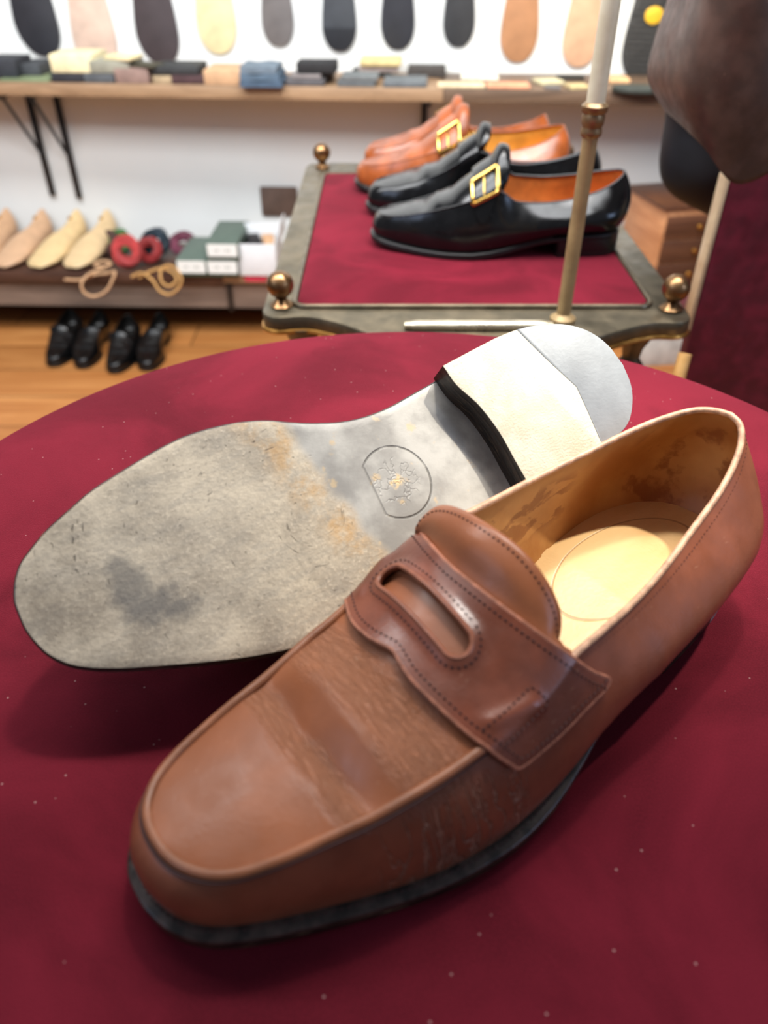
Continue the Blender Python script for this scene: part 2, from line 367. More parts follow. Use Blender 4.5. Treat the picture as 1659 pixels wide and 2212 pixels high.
def walls(q=1.0, nv=18):
    """returns lateral and medial wall grids (rows i, nv+1) from feather line to seam/top line"""
    lat, med, sl, sm = shoe_curves(q)
    out = []
    for C, S, side in ((lat, sl, 1), (med, sm, -1)):
        N = normals2(C, side)
        N[0] = (-1, 0); N[-1] = (1, 0)
        ins = inset_of(C[:, 0], side)
        F = np.c_[C-N*ins[:, None], zbot(C[:, 0])+SOLE_T+1.5*MM]
        s = S[:, 0]/MM
        w = smooth(110, 185, s)
        hh = (S[:, 2]-F[:, 2])[:, None]
        out3 = np.c_[N, np.zeros(len(N))]
        up = np.array([0, 0, 1.])
        dh = (F-S).copy(); dh[:, 2] = 0
        b1 = (lerp_at(s, [0, 60, 120, 165, 200, 240, 275, 300], B1L if side > 0 else B1M)*MM)[:, None]
        P1 = F+up*hh*lerp_at(s, [0, 60, 150, 300], [.5, .42, .38, .38])[:, None]+out3*b1
        # vamp: comes in flat; quarter: comes up steep
        qv = lerp_at(s, [0, 40, 110, 160], [.78, .74, .58, .3])[:, None]
        P2v = S+dh*qv-up*hh*lerp_at(s, [0, 40, 120], [.02, .1, .22])[:, None]
        P2q = S+out3*(lerp_at(s, [150, 220, 260, 300], P2L if side > 0 else P2M)*MM)[:, None]-up*hh*.36
        P2 = P2v*(1-w)[:, None]+P2q*w[:, None]
        v = np.linspace(0, 1, nv+1)[None, :, None]
        G = (1-v)**3*F[:, None]+3*v*(1-v)**2*P1[:, None]+3*v*v*(1-v)*P2[:, None]+v**3*S[:, None]
        out.append(G)
    return out
def crown_z(s):   # height of the instep ridge
    return lerp_at(s/MM, [10, 20, 35, 50, 65, 80, 95, 110, 125, 140, 150, 160, 175, 190], [36.2, 38.5, 42, 45.5, 49, 52.5, 57, 62.5, 68.5, 75.5, 80.5, 86, 94, 101])*MM
def crease(s, t):
    """flex creases across the vamp: a deep trough with rolls either side, running slightly askew"""
    x = s/MM+.9*np.sin(t/MM*.12)
    d = -3.5*np.exp(-((x-68.5)/4.8)**2)+3.3*np.exp(-((x-82.5)/5.6)**2)-2.0*np.exp(-((x-100)/6)**2)
    return d*MM
def apron(q=1.0, nc=28, smax=.168, creased=1.0):
    lat, med, sl, sm = shoe_curves(q)
    rows = int(np.sum((sl[:, 0]+sm[:, 0])/2 < smax))
    G = []
    for i in range(rows):
        a, b = sl[i], sm[i]
        u = np.linspace(0, 1, nc+1)
        P = a[None]*(1-u)[:, None]+b[None]*u[:, None]
        sc = (a[0]+b[0])/2
        zc = crown_z(sc)
        base = (a[2]+b[2])/2
        rise = max(zc-base, 0)
        x = 2*u-1
        prof = (1-np.abs(x)**2.3)
        P[:, 2] += rise*prof
        P[:, 2] += creased*crease(P[:, 0], P[:, 1])*np.clip((1-x**4), 0, 1)
        G.append(P)
    return np.array(G)
def saddle_surface(q=1.0, nv=18, nc=28):
    """one grid over lateral wall, apron, medial wall; returns grid and arclength (0 on the ridge)"""
    WL, WM = walls(q, nv); A = apron(q, nc, creased=.0)
    r = len(A)
    G = np.concatenate([WL[:r], A[:, 1:-1], WM[:r, ::-1]], axis=1)
    d = np.linalg.norm(np.diff(G, axis=1), axis=2)
    arc = np.concatenate([np.zeros((r, 1)), np.cumsum(d, axis=1)], axis=1)
    mid = nv+nc//2
    arc = arc[:, mid:mid+1]-arc      # lateral positive
    sig = G[:, mid, 0]
    return G, arc, sig
class Saddle:
    def __init__(s, q=1.0):
        s.G, s.arc, s.sig = saddle_surface(q)
        s.N = np.cross(np.gradient(s.G, axis=0), np.gradient(s.G, axis=1))
        s.N /= np.linalg.norm(s.N, axis=2)[..., None]+1e-12
        if s.N[len(s.N)//2, s.N.shape[1]//2, 2] < 0: s.N = -s.N
    def at(self, sg, a, off=0.0):
        """point on the surface for ridge station sg and arclength a"""
        r = np.interp(sg, self.sig, np.arange(len(self.sig))); i = min(int(r), len(self.sig)-2); f = r-i
        P = 0; N = 0
        for k, wgt in ((i, 1-f), (i+1, f)):
            ar = self.arc[k][::-1]; c = np.interp(a, ar, np.arange(len(ar))[::-1])
            j = min(int(c), self.G.shape[1]-2); g = c-j
            P = P+wgt*(self.G[k, j]*(1-g)+self.G[k, j+1]*g)
            N = N+wgt*(self.N[k, j]*(1-g)+self.N[k, j+1]*g)
        N = N/np.linalg.norm(N)
        return P+N*off
# ---------------------------------------------------------------- shoe builder
def stitch_mesh(mb, P, N, pitch=2.4*MM, ln=1.7*MM, r=.32*MM):
    """dashes of thread lying along a polyline"""
    P = np.asarray(P); N = np.asarray(N)
    d = np.r_[0, np.cumsum(np.linalg.norm(np.diff(P, axis=0), axis=1))]
    k = 0.0
    while k+ln < d[-1]:
        a = np.array([np.interp(k, d, P[:, c]) for c in range(3)]); b = np.array([np.interp(k+ln, d, P[:, c]) for c in range(3)])
        nn = np.array([np.interp(k, d, N[:, c]) for c in range(3)]); nn /= np.linalg.norm(nn)+1e-9
        t = (b-a)/np.linalg.norm(b-a); x = np.cross(t, nn)
        m = (a+b)/2
        V = [a, m+x*r, m+nn*r*1.1, m-x*r, b]
        mb.add(V, [(0, 1, 2), (0, 2, 3), (4, 2, 1), (4, 3, 2)]); k += pitch
def clip_field(f, x0, x1, y0, y1, h):
    """triangulate the region f>0 of a plane: returns 2-D points, triangles"""
    nx = int((x1-x0)/h)+1; ny = int((y1-y0)/h)+1
    X = x0+np.arange(nx)*h; Y = y0+np.arange(ny)*h
    val = np.array([[f(x, y) for y in Y] for x in X])
    pts = []; idx = {}; tris = []
    def vid(key, p):
        if key not in idx: idx[key] = len(pts); pts.append(p)
        return idx[key]
    for i in range(nx-1):
        for j in range(ny-1):
            c = [(i, j), (i+1, j), (i+1, j+1), (i, j+1)]
            vs = [val[q] for q in c]
            if max(vs) <= 0: continue
            for tri in ((0, 1, 2), (0, 2, 3)):
                poly = []
                for k in range(3):
                    a = c[tri[k]]; b = c[tri[(k+1) % 3]]; va = val[a]; vb = val[b]
                    if va > 0: poly.append(vid(a, (X[a[0]], Y[a[1]])))
                    if (va > 0) != (vb > 0):
                        t = va/(va-vb); key = (a, b) if a < b else (b, a)
                        poly.append(vid(key, (X[a[0]]+(X[b[0]]-X[a[0]])*t, Y[a[1]]+(Y[b[1]]-Y[a[1]])*t)))
                if len(poly) >= 3: tris.append(tuple(poly))
    return pts, tris
def sheet_on_saddle(S, f, box, h, lift, th):
    """leather piece lying on the instep: closed shell of thickness th above the surface"""
    pts, tris = clip_field(f, *box, h)
    top = [S.at(x, y, (lift(x, y) if callable(lift) else lift)+th) for x, y in pts]; bot = [S.at(x, y, lift(x, y) if callable(lift) else lift) for x, y in pts]
    n = len(pts); F = [t for t in tris]+[tuple(i+n for i in t)[::-1] for t in tris]
    ed = {}
    for t in tris:
        for k in range(len(t)):
            a, b = t[k], t[(k+1) % len(t)]
            if (b, a) in ed: del ed[(b, a)]
            else: ed[(a, b)] = 1
    for a, b in ed: F.append((b, a, a+n, b+n))
    return top+bot, F
def poly_sdf(poly):
    P = np.asarray(poly, float); Q = np.roll(P, -1, 0); E_ = Q-P; L2 = np.sum(E_*E_, 1)+1e-18
    def f(x, y):
        p = np.array([x, y]); t = np.clip(np.sum((p-P)*E_, 1)/L2, 0, 1)
        d = np.min(np.linalg.norm(P+E_*t[:, None]-p, axis=1))
        ins = np.sum(((P[:, 1] > y) != (Q[:, 1] > y)) & (x < P[:, 0]+(y-P[:, 1])*(Q[:, 0]-P[:, 0])/(Q[:, 1]-P[:, 1]+1e-18))) % 2
        return d if ins else -d
    return f
PENNY = catmull(np.array([(166, 63), (160, 54), (153.5, 42.5), (147.5, 29), (143.5, 16), (141.5, 4), (141, -12), (144, -26), (148, -37), (152, -46), (154, -50), (146, -50.5), (135, -50), (122, -49), (116, -46), (110.5, -37), (106, -26), (105.3, -16), (106.5, -9), (107.6, -4), (106.6, 1), (105.6, 8), (106.6, 20.6), (110.2, 35.7), (118.5, 51.3), (121, 55), (123, 56), (135, 59), (150, 61.8)])*MM, 240, True)
SLOT_A, SLOT_B = np.array([126.4, -27.5])*MM, np.array([124.2, 10.6])*MM
def slot_d(x, y):
    e = SLOT_B-SLOT_A; p = np.array([x, y])-SLOT_A; t = np.clip(p@e/(e@e), 0, 1); return np.linalg.norm(p-e*t)
TONGUE = np.array([(150.0, 37.5, 52), (153.8, 35.4, 59), (156.2, 34.8, 65), (158.6, 32.2, 72), (159.0, 27.2, 79), (158.4, 20.3, 85), (157.5, 11.8, 89), (156.4, 0.4, 90.5), (156.5, -13.0, 89), (156.6, -23.1, 86), (155.8, -29.8, 82), (152.8, -33, 77.5), (148.5, -34, 73)])*MM
HEEL_MED = [(214.7, -29.9), (236, -32.3), (249.5, -33.5), (262.4, -33.2), (274.7, -30.9), (285.9, -26.6), (295.5, -19.1), (301.3, -9.4), (303.8, 3)]
def mk_shoe(name, right, M, world, style='penny', q=1.0, label='', cat='shoe', group=None, show_inside=True):
    root = empty(name, label=label, cat=cat, group=group); root.matrix_world = world
    sg = 1.0 if right else -1.0
    def L(P):
        P = np.array(P, float).reshape(-1, 3).copy(); P[:, 1] *= sg
        if style == 'monk':     # higher instep
            sx = P[:, 0]/MM; bmp = smooth(45, 135, sx)*(1-smooth(150, 178, sx)); P[:, 2] += np.clip(P[:, 2]-.024, 0, 1)*.34*bmp
        return P
    hi = style == 'penny'
    nv = 18 if hi else 10; nc = 28 if hi else 14
    lat, med, sl, sm = shoe_curves(q)
    WL, WM = walls(q, nv)
    # outsole: rim ring walls + underside and top sheets
    def closed(a, b): return np.vstack([a, b[-2:0:-1]])
    def sheet(la, lm, z, n=20):
        u = np.linspace(0, 1, n+1)[None, :, None]
        return np.concatenate([(la[:, None]*(1-u)+lm[:, None]*u), z], axis=2) if z is not None else la[:, None]*(1-u)+lm[:, None]*u
    mb = MB()
    zb = zbot(lat[:, 0]); zm = zbot(med[:, 0])
    def ring(ins, dz):
        a = lat-normals2(lat, 1)*ins; b = med-normals2(med, -1)*ins
        if ins: a[0] = b[0] = lat[0]+(ins, 0); a[-1] = b[-1] = lat[-1]-(ins, 0)
        return np.c_[a, zb+dz], np.c_[b, zm+dz]
    a0, b0 = ring(.9*MM, 0.0)
    mb.grid(L(sheet(a0, b0, None)).reshape(len(lat), 21, 3), 0)
    prof = [(.9*MM, 0), (.25*MM, .35*MM), (0, 1.1*MM), (0, SOLE_T-1.2*MM), (.3*MM, SOLE_T-.4*MM), (.9*MM, SOLE_T)]
    rings = [closed(*ring(*p)) for p in prof]
    mb.grid(L(np.stack(rings, 1)).reshape(len(rings[0]), len(prof), 3), 1, closed_u=True)
    a1, b1 = ring(.9*MM, SOLE_T)
    mb.grid(L(sheet(a1, b1, None, 4)).reshape(len(lat), 5, 3), 1)
    mb.build('outsole', [M['sole'], M['edge']], root, auto=45)
    # welt: a thin strip on the outsole, wider at the forepart
    mb = MB()
    wr = [(.2*MM, SOLE_T), (-.5*MM, SOLE_T+.5*MM), (-.5*MM, SOLE_T+1.6*MM), (.1*MM, SOLE_T+2.2*MM), (7.5*MM, SOLE_T+2.2*MM)]
    keep = lat[:, 0] < .222
    ra = []
    for i_, dz in wr:
        a, b = ring(i_, dz); ra.append(np.vstack([a[keep][::-1], b[keep][1:]]))
    mb.grid(L(np.stack(ra, 1)).reshape(len(ra[0]), len(wr), 3))
    welt = mb.build('welt', M['welt'], root, auto=50)
    if hi:
        mb = MB(); a, b = ring(2.6*MM, SOLE_T+2.5*MM); P = np.vstack([a[keep][::-1], b[keep][1:]])
        P = L(P[P[:, 0] < .215]); stitch_mesh(mb, P, np.tile([0, 0, 1.], (len(P), 1)), 2.6*MM, 1.9*MM, .45*MM); mb.build('welt_stitching', M['thread'], welt)
    # heel: stack with a curved breast, leather top piece and rubber corner
    hl = np.array([(p[0], p[1]) for p in lat if p[0] > .2285])
    hm = catmull(np.array(HEEL_MED)*MM, 50)
    br = catmull(np.array([(214.7, -29.9), (216.5, -19), (222.1, -6), (225.5, 10.7), (226.1, 24), (226.7, 34.5), (227.4, hl[0][1]/MM)])*MM, 28)
    outline = np.vstack([br[:-1], hl, hm[-2:0:-1]])
    def heel_part(nm, poly, z_of, m, bev, par, z0=0.0):
        P = np.asarray(poly); n = len(P); T_ = np.roll(P, -1, 0)-np.roll(P, 1, 0); T_ /= np.linalg.norm(T_, axis=1)[:, None]+1e-12
        ar = .5*np.sum(P[:, 0]*np.roll(P[:, 1], -1)-np.roll(P[:, 0], -1)*P[:, 1]); N_ = np.stack([-T_[:, 1], T_[:, 0]], -1)*(1 if ar > 0 else -1)
        V = []; F = []
        lv = [(bev, lambda s: z0), (bev*.3, lambda s: z0+bev*.3), (0, lambda s: z0+bev), (-.0, z_of)]
        for o_, zf in lv:
            qq = P+N_*o_; V += [(a, b, zf(a) if callable(zf) else zf) for a, b in qq]
        for k in range(len(lv)-1):
            for i in range(n): F.append((k*n+i, k*n+(i+1) % n, (k+1)*n+(i+1) % n, (k+1)*n+i))
        F.append(tuple(range(n))[::-1])
        return mesh(nm, L(V), F, [M['edge'], m] if nm == 'heel_lift' else [m, m], par, True, [0 if (len(f) == 4 and i < n*3 and i >= n) else 1 for i, f in enumerate(F)], 40)
    heel = heel_part('heel', outline, lambda s: float(zbot(s))+.3*MM, M['heel_side'], .3*MM, root, 5.2*MM)
    cutS = np.array([(256, -38), (262, -25), (266.3, -13.7), (273.9, 4.2), (273, 20), (272, 32.5), (271.5, 42)])*MM
    def xcut(t): return np.interp(t, cutS[:, 1], cutS[:, 0])
    mid = cutS[1:-1]; fl = lambda A_, fr: np.array([q for q in A_ if (q[0] < xcut(q[1])-.0008) == fr])
    front = np.vstack([br[:-1], fl(hl, True), fl(hl, False)[:1], mid[::-1], fl(hm, False)[:1], fl(hm, True)[:0:-1]]); back = np.vstack([mid, fl(hl, False), fl(hm, False)[-2::-1]])
    lift = heel_part('heel_lift', front, 5.2*MM, M['lift'], .4*MM, heel)
    rub = heel_part('rubber_tip', back, 5.2*MM, M['rubber'], .5*MM, heel)
    tag(lift, label='cream leather top piece of the heel' if hi else None); tag(rub, label='grey rubber rear corner of the heel' if hi else None)
    # upper walls: toe wall and quarters in one skin, turned over at the top line
    loop = np.concatenate([WL, WM[-2:0:-1]], axis=0)
    mb = MB(); mb.grid(L(loop).reshape(loop.shape), closed_u=True); upper = mb.build('upper', M['upper'], root, auto=None)
    # apron with its crown and creases
    A = apron(q, nc, smax=.139, creased=1.0 if hi else .6)
    mb = MB(); mb.grid(L(A).reshape(A.shape)); apr = mb.build('apron', M['apron'], root, auto=None)
    # raised hand-sewn seam round the apron
    k = len(A)-2
    path = np.vstack([sl[:k][::-1], sm[1:k]])
    nrm = np.zeros_like(path); nrm[:, 2] = 1
    mb = MB(); rad = 1.9*MM if hi else 1.3*MM
    ctr = np.array([.075, .004, .045])
    inner = ctr-path; inner[:, 2] = 0; inner /= np.linalg.norm(inner, axis=1)[:, None]
    mb.tube(L(path+inner*.8*MM+np.array([0, 0, .25*MM])), rad, 10); seam = mb.build('apron_seam', M['ridge'], root)
    if hi:
        mb = MB(); pp = path-inner*1.5*MM-np.array([0, 0, .6*MM]); mb.tube(L(pp), .55*MM, 6); mb.build('seam_groove_thread', M['thread'], seam)
        pp = path+inner*2.2*MM+np.array([0, 0, 1.1*MM]); mb = MB(); stitch_mesh(mb, L(pp), nrm, 3.0*MM, 2.2*MM, .28*MM); mb.build('seam_stitching', M['thread_light'], seam)
    # lining: inner wall down to the insole, insole, binding on the top line
    if show_inside:
        i0 = int(np.argmin(np.abs(sl[:, 0]-.112)))
        def zin(s): return zbot(s)+SOLE_T+4.5*MM
        rowsL, rowsM = [], []
        for S_, side, out in ((sl, 1, rowsL), (sm, -1, rowsM)):
            N = normals2(lat if side > 0 else med, side); C_ = lat if side > 0 else med
            W = WL if side > 0 else WM
            for i in range(i0, len(S_)):
                w = W[i]; nn = np.array([N[i, 0], N[i, 1], 0])
                th = 2.6*MM
                col = []
                for j in range(nv, -1, -1):
                    p = w[j]-nn*th*min(1, (nv-j)/2.0)
                    if p[2] < zin(p[0]):
                        col.append(np.array([p[0], p[1], zin(p[0])-.4*MM])); break
                    col.append(p)
                col = resample(np.array(col), 13); out.append(col)
        LI = np.concatenate([np.array(rowsL), np.array(rowsM)[-2::-1]], axis=0)
        mb = MB(); mb.grid(L(LI).reshape(LI.shape)); mb.build('lining', M['lining'], root, auto=None)
        a = np.array(rowsL)[:, -1]; b = np.array(rowsM)[:, -1]
        a[:, 2] = zin(a[:, 0])+.3*MM; b[:, 2] = zin(b[:, 0])+.3*MM
        a[:, 1] += 1.8*MM; b[:, 1] -= (1.8+3.0*(1-smooth(150, 200, b[:, 0]/MM)))*MM
        u = np.linspace(0, 1, 15)[None, :, None]
        I = a[:, None]*(1-u)+b[:, None]*u
        # run the insole forward under the vamp
        fwd = []
        for sx in np.linspace(.07, a[0, 0]-.004, 8):
            t0 = np.interp(sx, lat[:, 0], lat[:, 1])-.009; t1 = np.interp(sx, med[:, 0], med[:, 1])+.009
            fwd.append([(sx, t0+(t1-t0)*k_/14, float(zin(sx))+.3*MM) for k_ in range(15)])
        I = np.concatenate([np.array(fwd), I], axis=0)
        mb = MB(); mb.grid(L(I).reshape(I.shape)); mb.build('insole', M['insole'], root, auto=None)
        j0 = int(np.argmin(np.abs(sl[:, 0]-.146)))
        tl = np.vstack([sl[j0:], sm[-2:j0-1:-1]])
        cen = np.array([.235, .004, 0]); inw = cen-tl; inw[:, 2] = 0; inw /= np.linalg.norm(inw, axis=1)[:, None]
        mb = MB(); mb.tube(L(tl+inw*1.1*MM+np.array([0, 0, .1*MM])), 1.45*MM if hi else 1.2*MM, 10); bd = mb.build('top_binding', M['binding'], root)
        if hi:
            # thread just below the top edge, on the outer skin
            k3 = nv-1
            tp = np.vstack([WL[j0:, k3], WM[-2:j0-1:-1, k3]]); out_ = tp-cen; out_[:, 2] = 0; out_ /= np.linalg.norm(out_, axis=1)[:, None]
            mb = MB(); stitch_mesh(mb, L(tp+out_*.35*MM), L(out_), 2.3*MM, 1.5*MM, .3*MM); mb.build('top_line_stitching', M['thread'], upper)
            # raised lip stitched edge lower ridge
    # tongue
    S = Saddle(q)
    TT = TONGUE.copy()
    if style == 'monk': TT = TT+np.array([.004, 0, .0])+np.clip(TT[:, 2:3]-.055, 0, 1)*np.array([.1, 0, .22])
    T_ = catmull(TT, 40)
    aa = np.linspace(.046, -.046, 40)
    base = np.array([S.at(.130, a_, -.0008) for a_ in aa])
    kn = np.array([S.at(float(np.interp(a_, [-.046, -.026, -.012, .004, .016, .029, .0425, .05], [.149, .1445, .1425, .143, .145, .149, .1545, .157]))+.0005, a_, -.0002) for a_ in aa])
    rows = []
    for j in range(40): rows.append(catmull(np.array([base[j], (base[j]+kn[j])/2+(0, 0, -.0006), kn[j], kn[j]*.45+T_[j]*.55+np.array([-.0016, 0, .0012]), T_[j]]), 18))
    TG = np.stack(rows, 1)
    if style != 'plain' or True:
        mb = MB(); mb.grid(L(TG).reshape(TG.shape)); tg = mb.build('tongue', M['apron'], root, auto=None); solidify(tg, 2.6*MM, 0)
        if hi:
            e = TG[-1]+(TG[-2]-TG[-1])/np.linalg.norm(TG[-2]-TG[-1], axis=1)[:, None]*3.0*MM
            n_ = np.cross(np.gradient(TG, axis=0)[-1], np.gradient(TG, axis=1)[-1]); n_ /= np.linalg.norm(n_, axis=1)[:, None]
            if n_[20, 0] > 0: n_ = -n_
            n_ = np.where(n_[:, 2:3] < 0, -n_, n_)
            mb = MB(); stitch_mesh(mb, L(e+n_*1.5*MM), L(n_), 2.3*MM, 1.6*MM, .42*MM); mb.build('tongue_stitching', M['thread'], tg)
    if style == 'penny':
        fs = poly_sdf(PENNY)
        f = lambda x, y: min(fs(x, y), slot_d(x, y)-5.0*MM)
        def lift_(x, y):     # the slot is padded: the leather swells round it; two tucks stand up at the lateral end
            d = slot_d(x, y)
            l_ = .5*MM+1.5*MM*math.exp(-(max(d-5.5*MM, 0)/(3.0*MM))**2)
            l_ += 1.0*MM*math.exp(-((x-.1405-(y-.041)*.0)/.0055)**2)*0
            e = fs(x, y)
            tx = x-(.124+(abs(y)-.040)*.40); ty = abs(y)
            return l_+1.3*MM*math.exp(-((ty-.0385-(x-.124)*.35)/.0030)**2)*float(smooth(.112, .118, x)*(1-smooth(.132, .139, x)))+.5*MM*float(smooth(2.5*MM, 0, e))*0
        V, F = sheet_on_saddle(S, f, (.102, .1665, -.064, .065), .85*MM, lift_, 2.3*MM)
        strap = mesh('penny_strap', L(V), F, M['strap'], root, True, None, 50)
        # cut edges stand a little proud and lighter
        mb = MB()
        PP = PENNY[np.r_[0:len(PENNY)]]
        edge = np.array([S.at(x, y, lift_(x, y)+1.5*MM) for x, y in PP]); mb.tube(L(edge), .95*MM, 8, closed=True); mb.build('strap_edge', M['cut_edge'], strap)
        ang = np.linspace(0, 2*PI, 72, endpoint=False)
        ax = (SLOT_B-SLOT_A)/np.linalg.norm(SLOT_B-SLOT_A); bx = np.array([-ax[1], ax[0]])
        def stadium(r):
            pts = []
            for k_ in range(25):
                t = -PI/2+PI*k_/24; pts.append(SLOT_B+r*(ax*math.cos(t)+bx*math.sin(t)))
            for k_ in range(25):
                t = PI/2+PI*k_/24; pts.append(SLOT_A+r*(ax*math.cos(t)+bx*math.sin(t)))
            return resample(np.vstack([pts, pts[0]]), 120)[:-1]
        lip = np.array([S.at(x, y, lift_(x, y)+1.9*MM) for x, y in stadium(5.3*MM)]); mb = MB(); mb.tube(L(lip), 1.05*MM, 8, closed=True); mb.build('slot_lip', M['lip'], strap)
        mb = MB()
        def run(pts2, cl=True):
            pts2 = np.asarray(pts2); P3 = np.array([S.at(x, y, lift_(x, y)+2.45*MM) for x, y in pts2]); N3 = np.array([S.at(x, y, .01)-S.at(x, y, 0) for x, y in pts2]); stitch_mesh(mb, L(P3), L(N3), 2.3*MM, 1.7*MM, .46*MM)
        run(stadium(8.2*MM))
        cen2 = np.array([.132, 0]); ins = []
        tn = np.roll(PENNY, -1, 0)-np.roll(PENNY, 1, 0); tn /= np.linalg.norm(tn, axis=1)[:, None]
        ar = .5*np.sum(PENNY[:, 0]*np.roll(PENNY[:, 1], -1)-np.roll(PENNY[:, 0], -1)*PENNY[:, 1]); nn = np.stack([-tn[:, 1], tn[:, 0]], -1)*(1 if ar > 0 else -1)
        run(resample(PENNY+nn*2.9*MM, 300))
        for sgn in (1,):
            run(resample(np.array([(113.2, 35.9*sgn), (135.2, 37.7*sgn), (138.3, 45.3*sgn), (117, 43.5*sgn)])*MM, 60))
        mb.build('strap_stitching', M['thread'], strap)
    if style == 'monk':
        poly = catmull(np.array([(152, -62), (149, -40), (147, -20), (146, 0), (147, 20), (149, 34), (150, 46), (147, 58), (139, 67), (132, 60), (128, 46), (126, 20), (125, 0), (126, -20), (128, -40), (130, -60)])*MM, 120, True)
        V, F = sheet_on_saddle(S, poly_sdf(poly), (.122, .156, -.066, .07), 2.0*MM, .5*MM, 2.2*MM)
        strap = mesh('monk_strap', L(V), F, M['strap'], root, True, None, 50)
        mb = MB(); bp = resample(np.array([(124.5, 23), (152, 21), (153, 46), (125.5, 47), (124.5, 23)])*MM, 60)[:-1]
        P3 = np.array([S.at(x, y, 4.2*MM) for x, y in bp]); P3 = (np.roll(P3, 1, 0)+P3*2+np.roll(P3, -1, 0))/4
        mb.tube(L(P3), 2.5*MM, 8, closed=True); mb.tube(L(np.array([S.at(.138, y, 4.6*MM) for y in np.linspace(.021, .047, 8)])), 1.1*MM, 8)
        mb.build('buckle', M['buckle'], root)
    return root
# ---------------------------------------------------------------- materials in use
m_cloth = velvet('burgundy_velvet', (99, 23, 36))
m_tray_cloth = velvet('tray_velvet', (102, 22, 36), lint=False)
m_calf = leather('brown_calf', (132, 74, 50), .34, True, .22, var=.10)
m_calf_plain = leather('brown_calf_smooth', (112, 60, 40), .32, False, .25)
m_apron = leather('brown_calf_apron', (152, 90, 57), .36, True, .2, var=.07)
m_strap = leather('brown_calf_strap', (122, 65, 46), .32, False, .22)
m_ridge = leather('seam_ridge', (150, 92, 60), .42, False, .35)
m_lip = simple('slot_lip_leather', (146, 86, 62), .42, var=.15, nscale=200, bump=.3, bscale=500)
m_cut = simple('cut_leather_edge', (166, 106, 82), .5, var=.2, nscale=300, bump=.4, bscale=700)
m_thread = simple('brown_thread', (62, 32, 30), .7)
m_thread_l = simple('pale_thread', (150, 92, 66), .7)
m_edge = sole_edge('sole_edge_dark')
m_welt = simple('welt_dark', (62, 48, 42), .36, var=.5, nscale=150, bump=.5, bscale=350)
m_wthread = simple('welt_thread', (128, 108, 82), .7)
m_sole = worn_sole('worn_outsole')
m_lift = heel_leather('heel_top_piece')
m_rubber = simple('grey_rubber', (146, 150, 153), .55, var=.07, nscale=60, bump=.2, bscale=500)
m_lining = lining('tan_lining'); m_insole = insole_mat('tan_insole')
m_bind = simple('pale_binding', (206, 160, 128), .45, var=.2, nscale=250, bump=.3, bscale=600)
PEN = dict(sole=m_sole, edge=m_edge, welt=m_welt, thread=m_thread, thread_light=m_thread_l, lift=m_lift, rubber=m_rubber, heel_side=m_edge, upper=m_calf, apron=m_apron, strap=m_strap, ridge=m_ridge, cut_edge=m_cut, lip=m_lip, lining=m_lining, insole=m_insole, binding=m_bind, buckle=None)
m_black = leather('black_calf', (15, 15, 16), .16, False, .05, coat=.2, spec=.35); m_blackp = leather('black_calf_smooth', (14, 14, 15), .18, False, .05, coat=.2, spec=.35)
m_orange = leather('tan_calf', (158, 80, 34), .28, False, .2, coat=.3); m_orange2 = leather('tan_calf_apron', (150, 76, 36), .32, False, .2)
m_gold = simple('gilt_buckle', (222, 180, 96), .24, metal=1.0, var=.08)
m_orl = simple('orange_lining', (196, 112, 48), .5, var=.2, nscale=40); m_yel = simple('yellow_lining', (214, 150, 60), .5, var=.15, nscale=40)
m_dsole = simple('black_sole', (18, 16, 15), .4, var=.3)
BLK = dict(PEN, sole=m_dsole, edge=m_dsole, welt=m_dsole, lift=m_dsole, rubber=m_dsole, heel_side=m_dsole, upper=m_black, apron=m_black, strap=m_blackp, ridge=m_blackp, cut_edge=m_blackp, lining=m_orl, insole=m_orl, binding=simple('black_binding', (60, 62, 64), .35), buckle=m_gold)
TAN = dict(BLK, upper=m_orange, apron=m_orange2, strap=m_orange2, ridge=m_orange2, cut_edge=m_orange2, lining=m_yel, insole=m_yel, binding=m_orange2)
FLR = dict(BLK, upper=m_blackp, apron=m_blackp, lining=m_dsole, insole=m_dsole, binding=m_dsole)

# ---------------------------------------------------------------- the two penny loafers
a1 = math.radians(37.0)
d1 = Vector((math.cos(a1), math.sin(a1), 0)); n1 = Vector((math.sin(a1), -math.cos(a1), 0))
def mat_cols(X, Y, Z, O):
    return Matrix(((X[0], Y[0], Z[0], O[0]), (X[1], Y[1], Z[1], O[1]), (X[2], Y[2], Z[2], O[2]), (0, 0, 0, 1)))
W1 = mat_cols(d1, -n1, Vector((0, 0, 1)), Vector((-.085, .12, TZ+.0003)))
mk_shoe('penny_loafer', False, PEN, W1, 'penny', 2.0, 'brown leather penny loafer standing upright on the round velvet table', 'shoe', 'pair of brown penny loafers')
A2 = Vector((0.8752457287683145, 0.46786639327384055, 0.12266194323322234)); B2 = Vector((-0.4297764945529724, 0.6359388344581169, 0.6409945113320479)); N2 = Vector((0.22189429691314994, -0.6137449281851377, 0.7576807270377404))
O2 = Vector((-0.1427252301910981, 0.20195397027692008, 0.0585+TZ)); K2 = .969
W2 = mat_cols(A2*K2, -B2*K2, -N2*K2, O2)
mk_shoe('penny_loafer', True, PEN, W2, 'penny', 2.0, 'brown penny loafer lying on its side showing a worn sole and pale heel', 'shoe', 'pair of brown penny loafers')

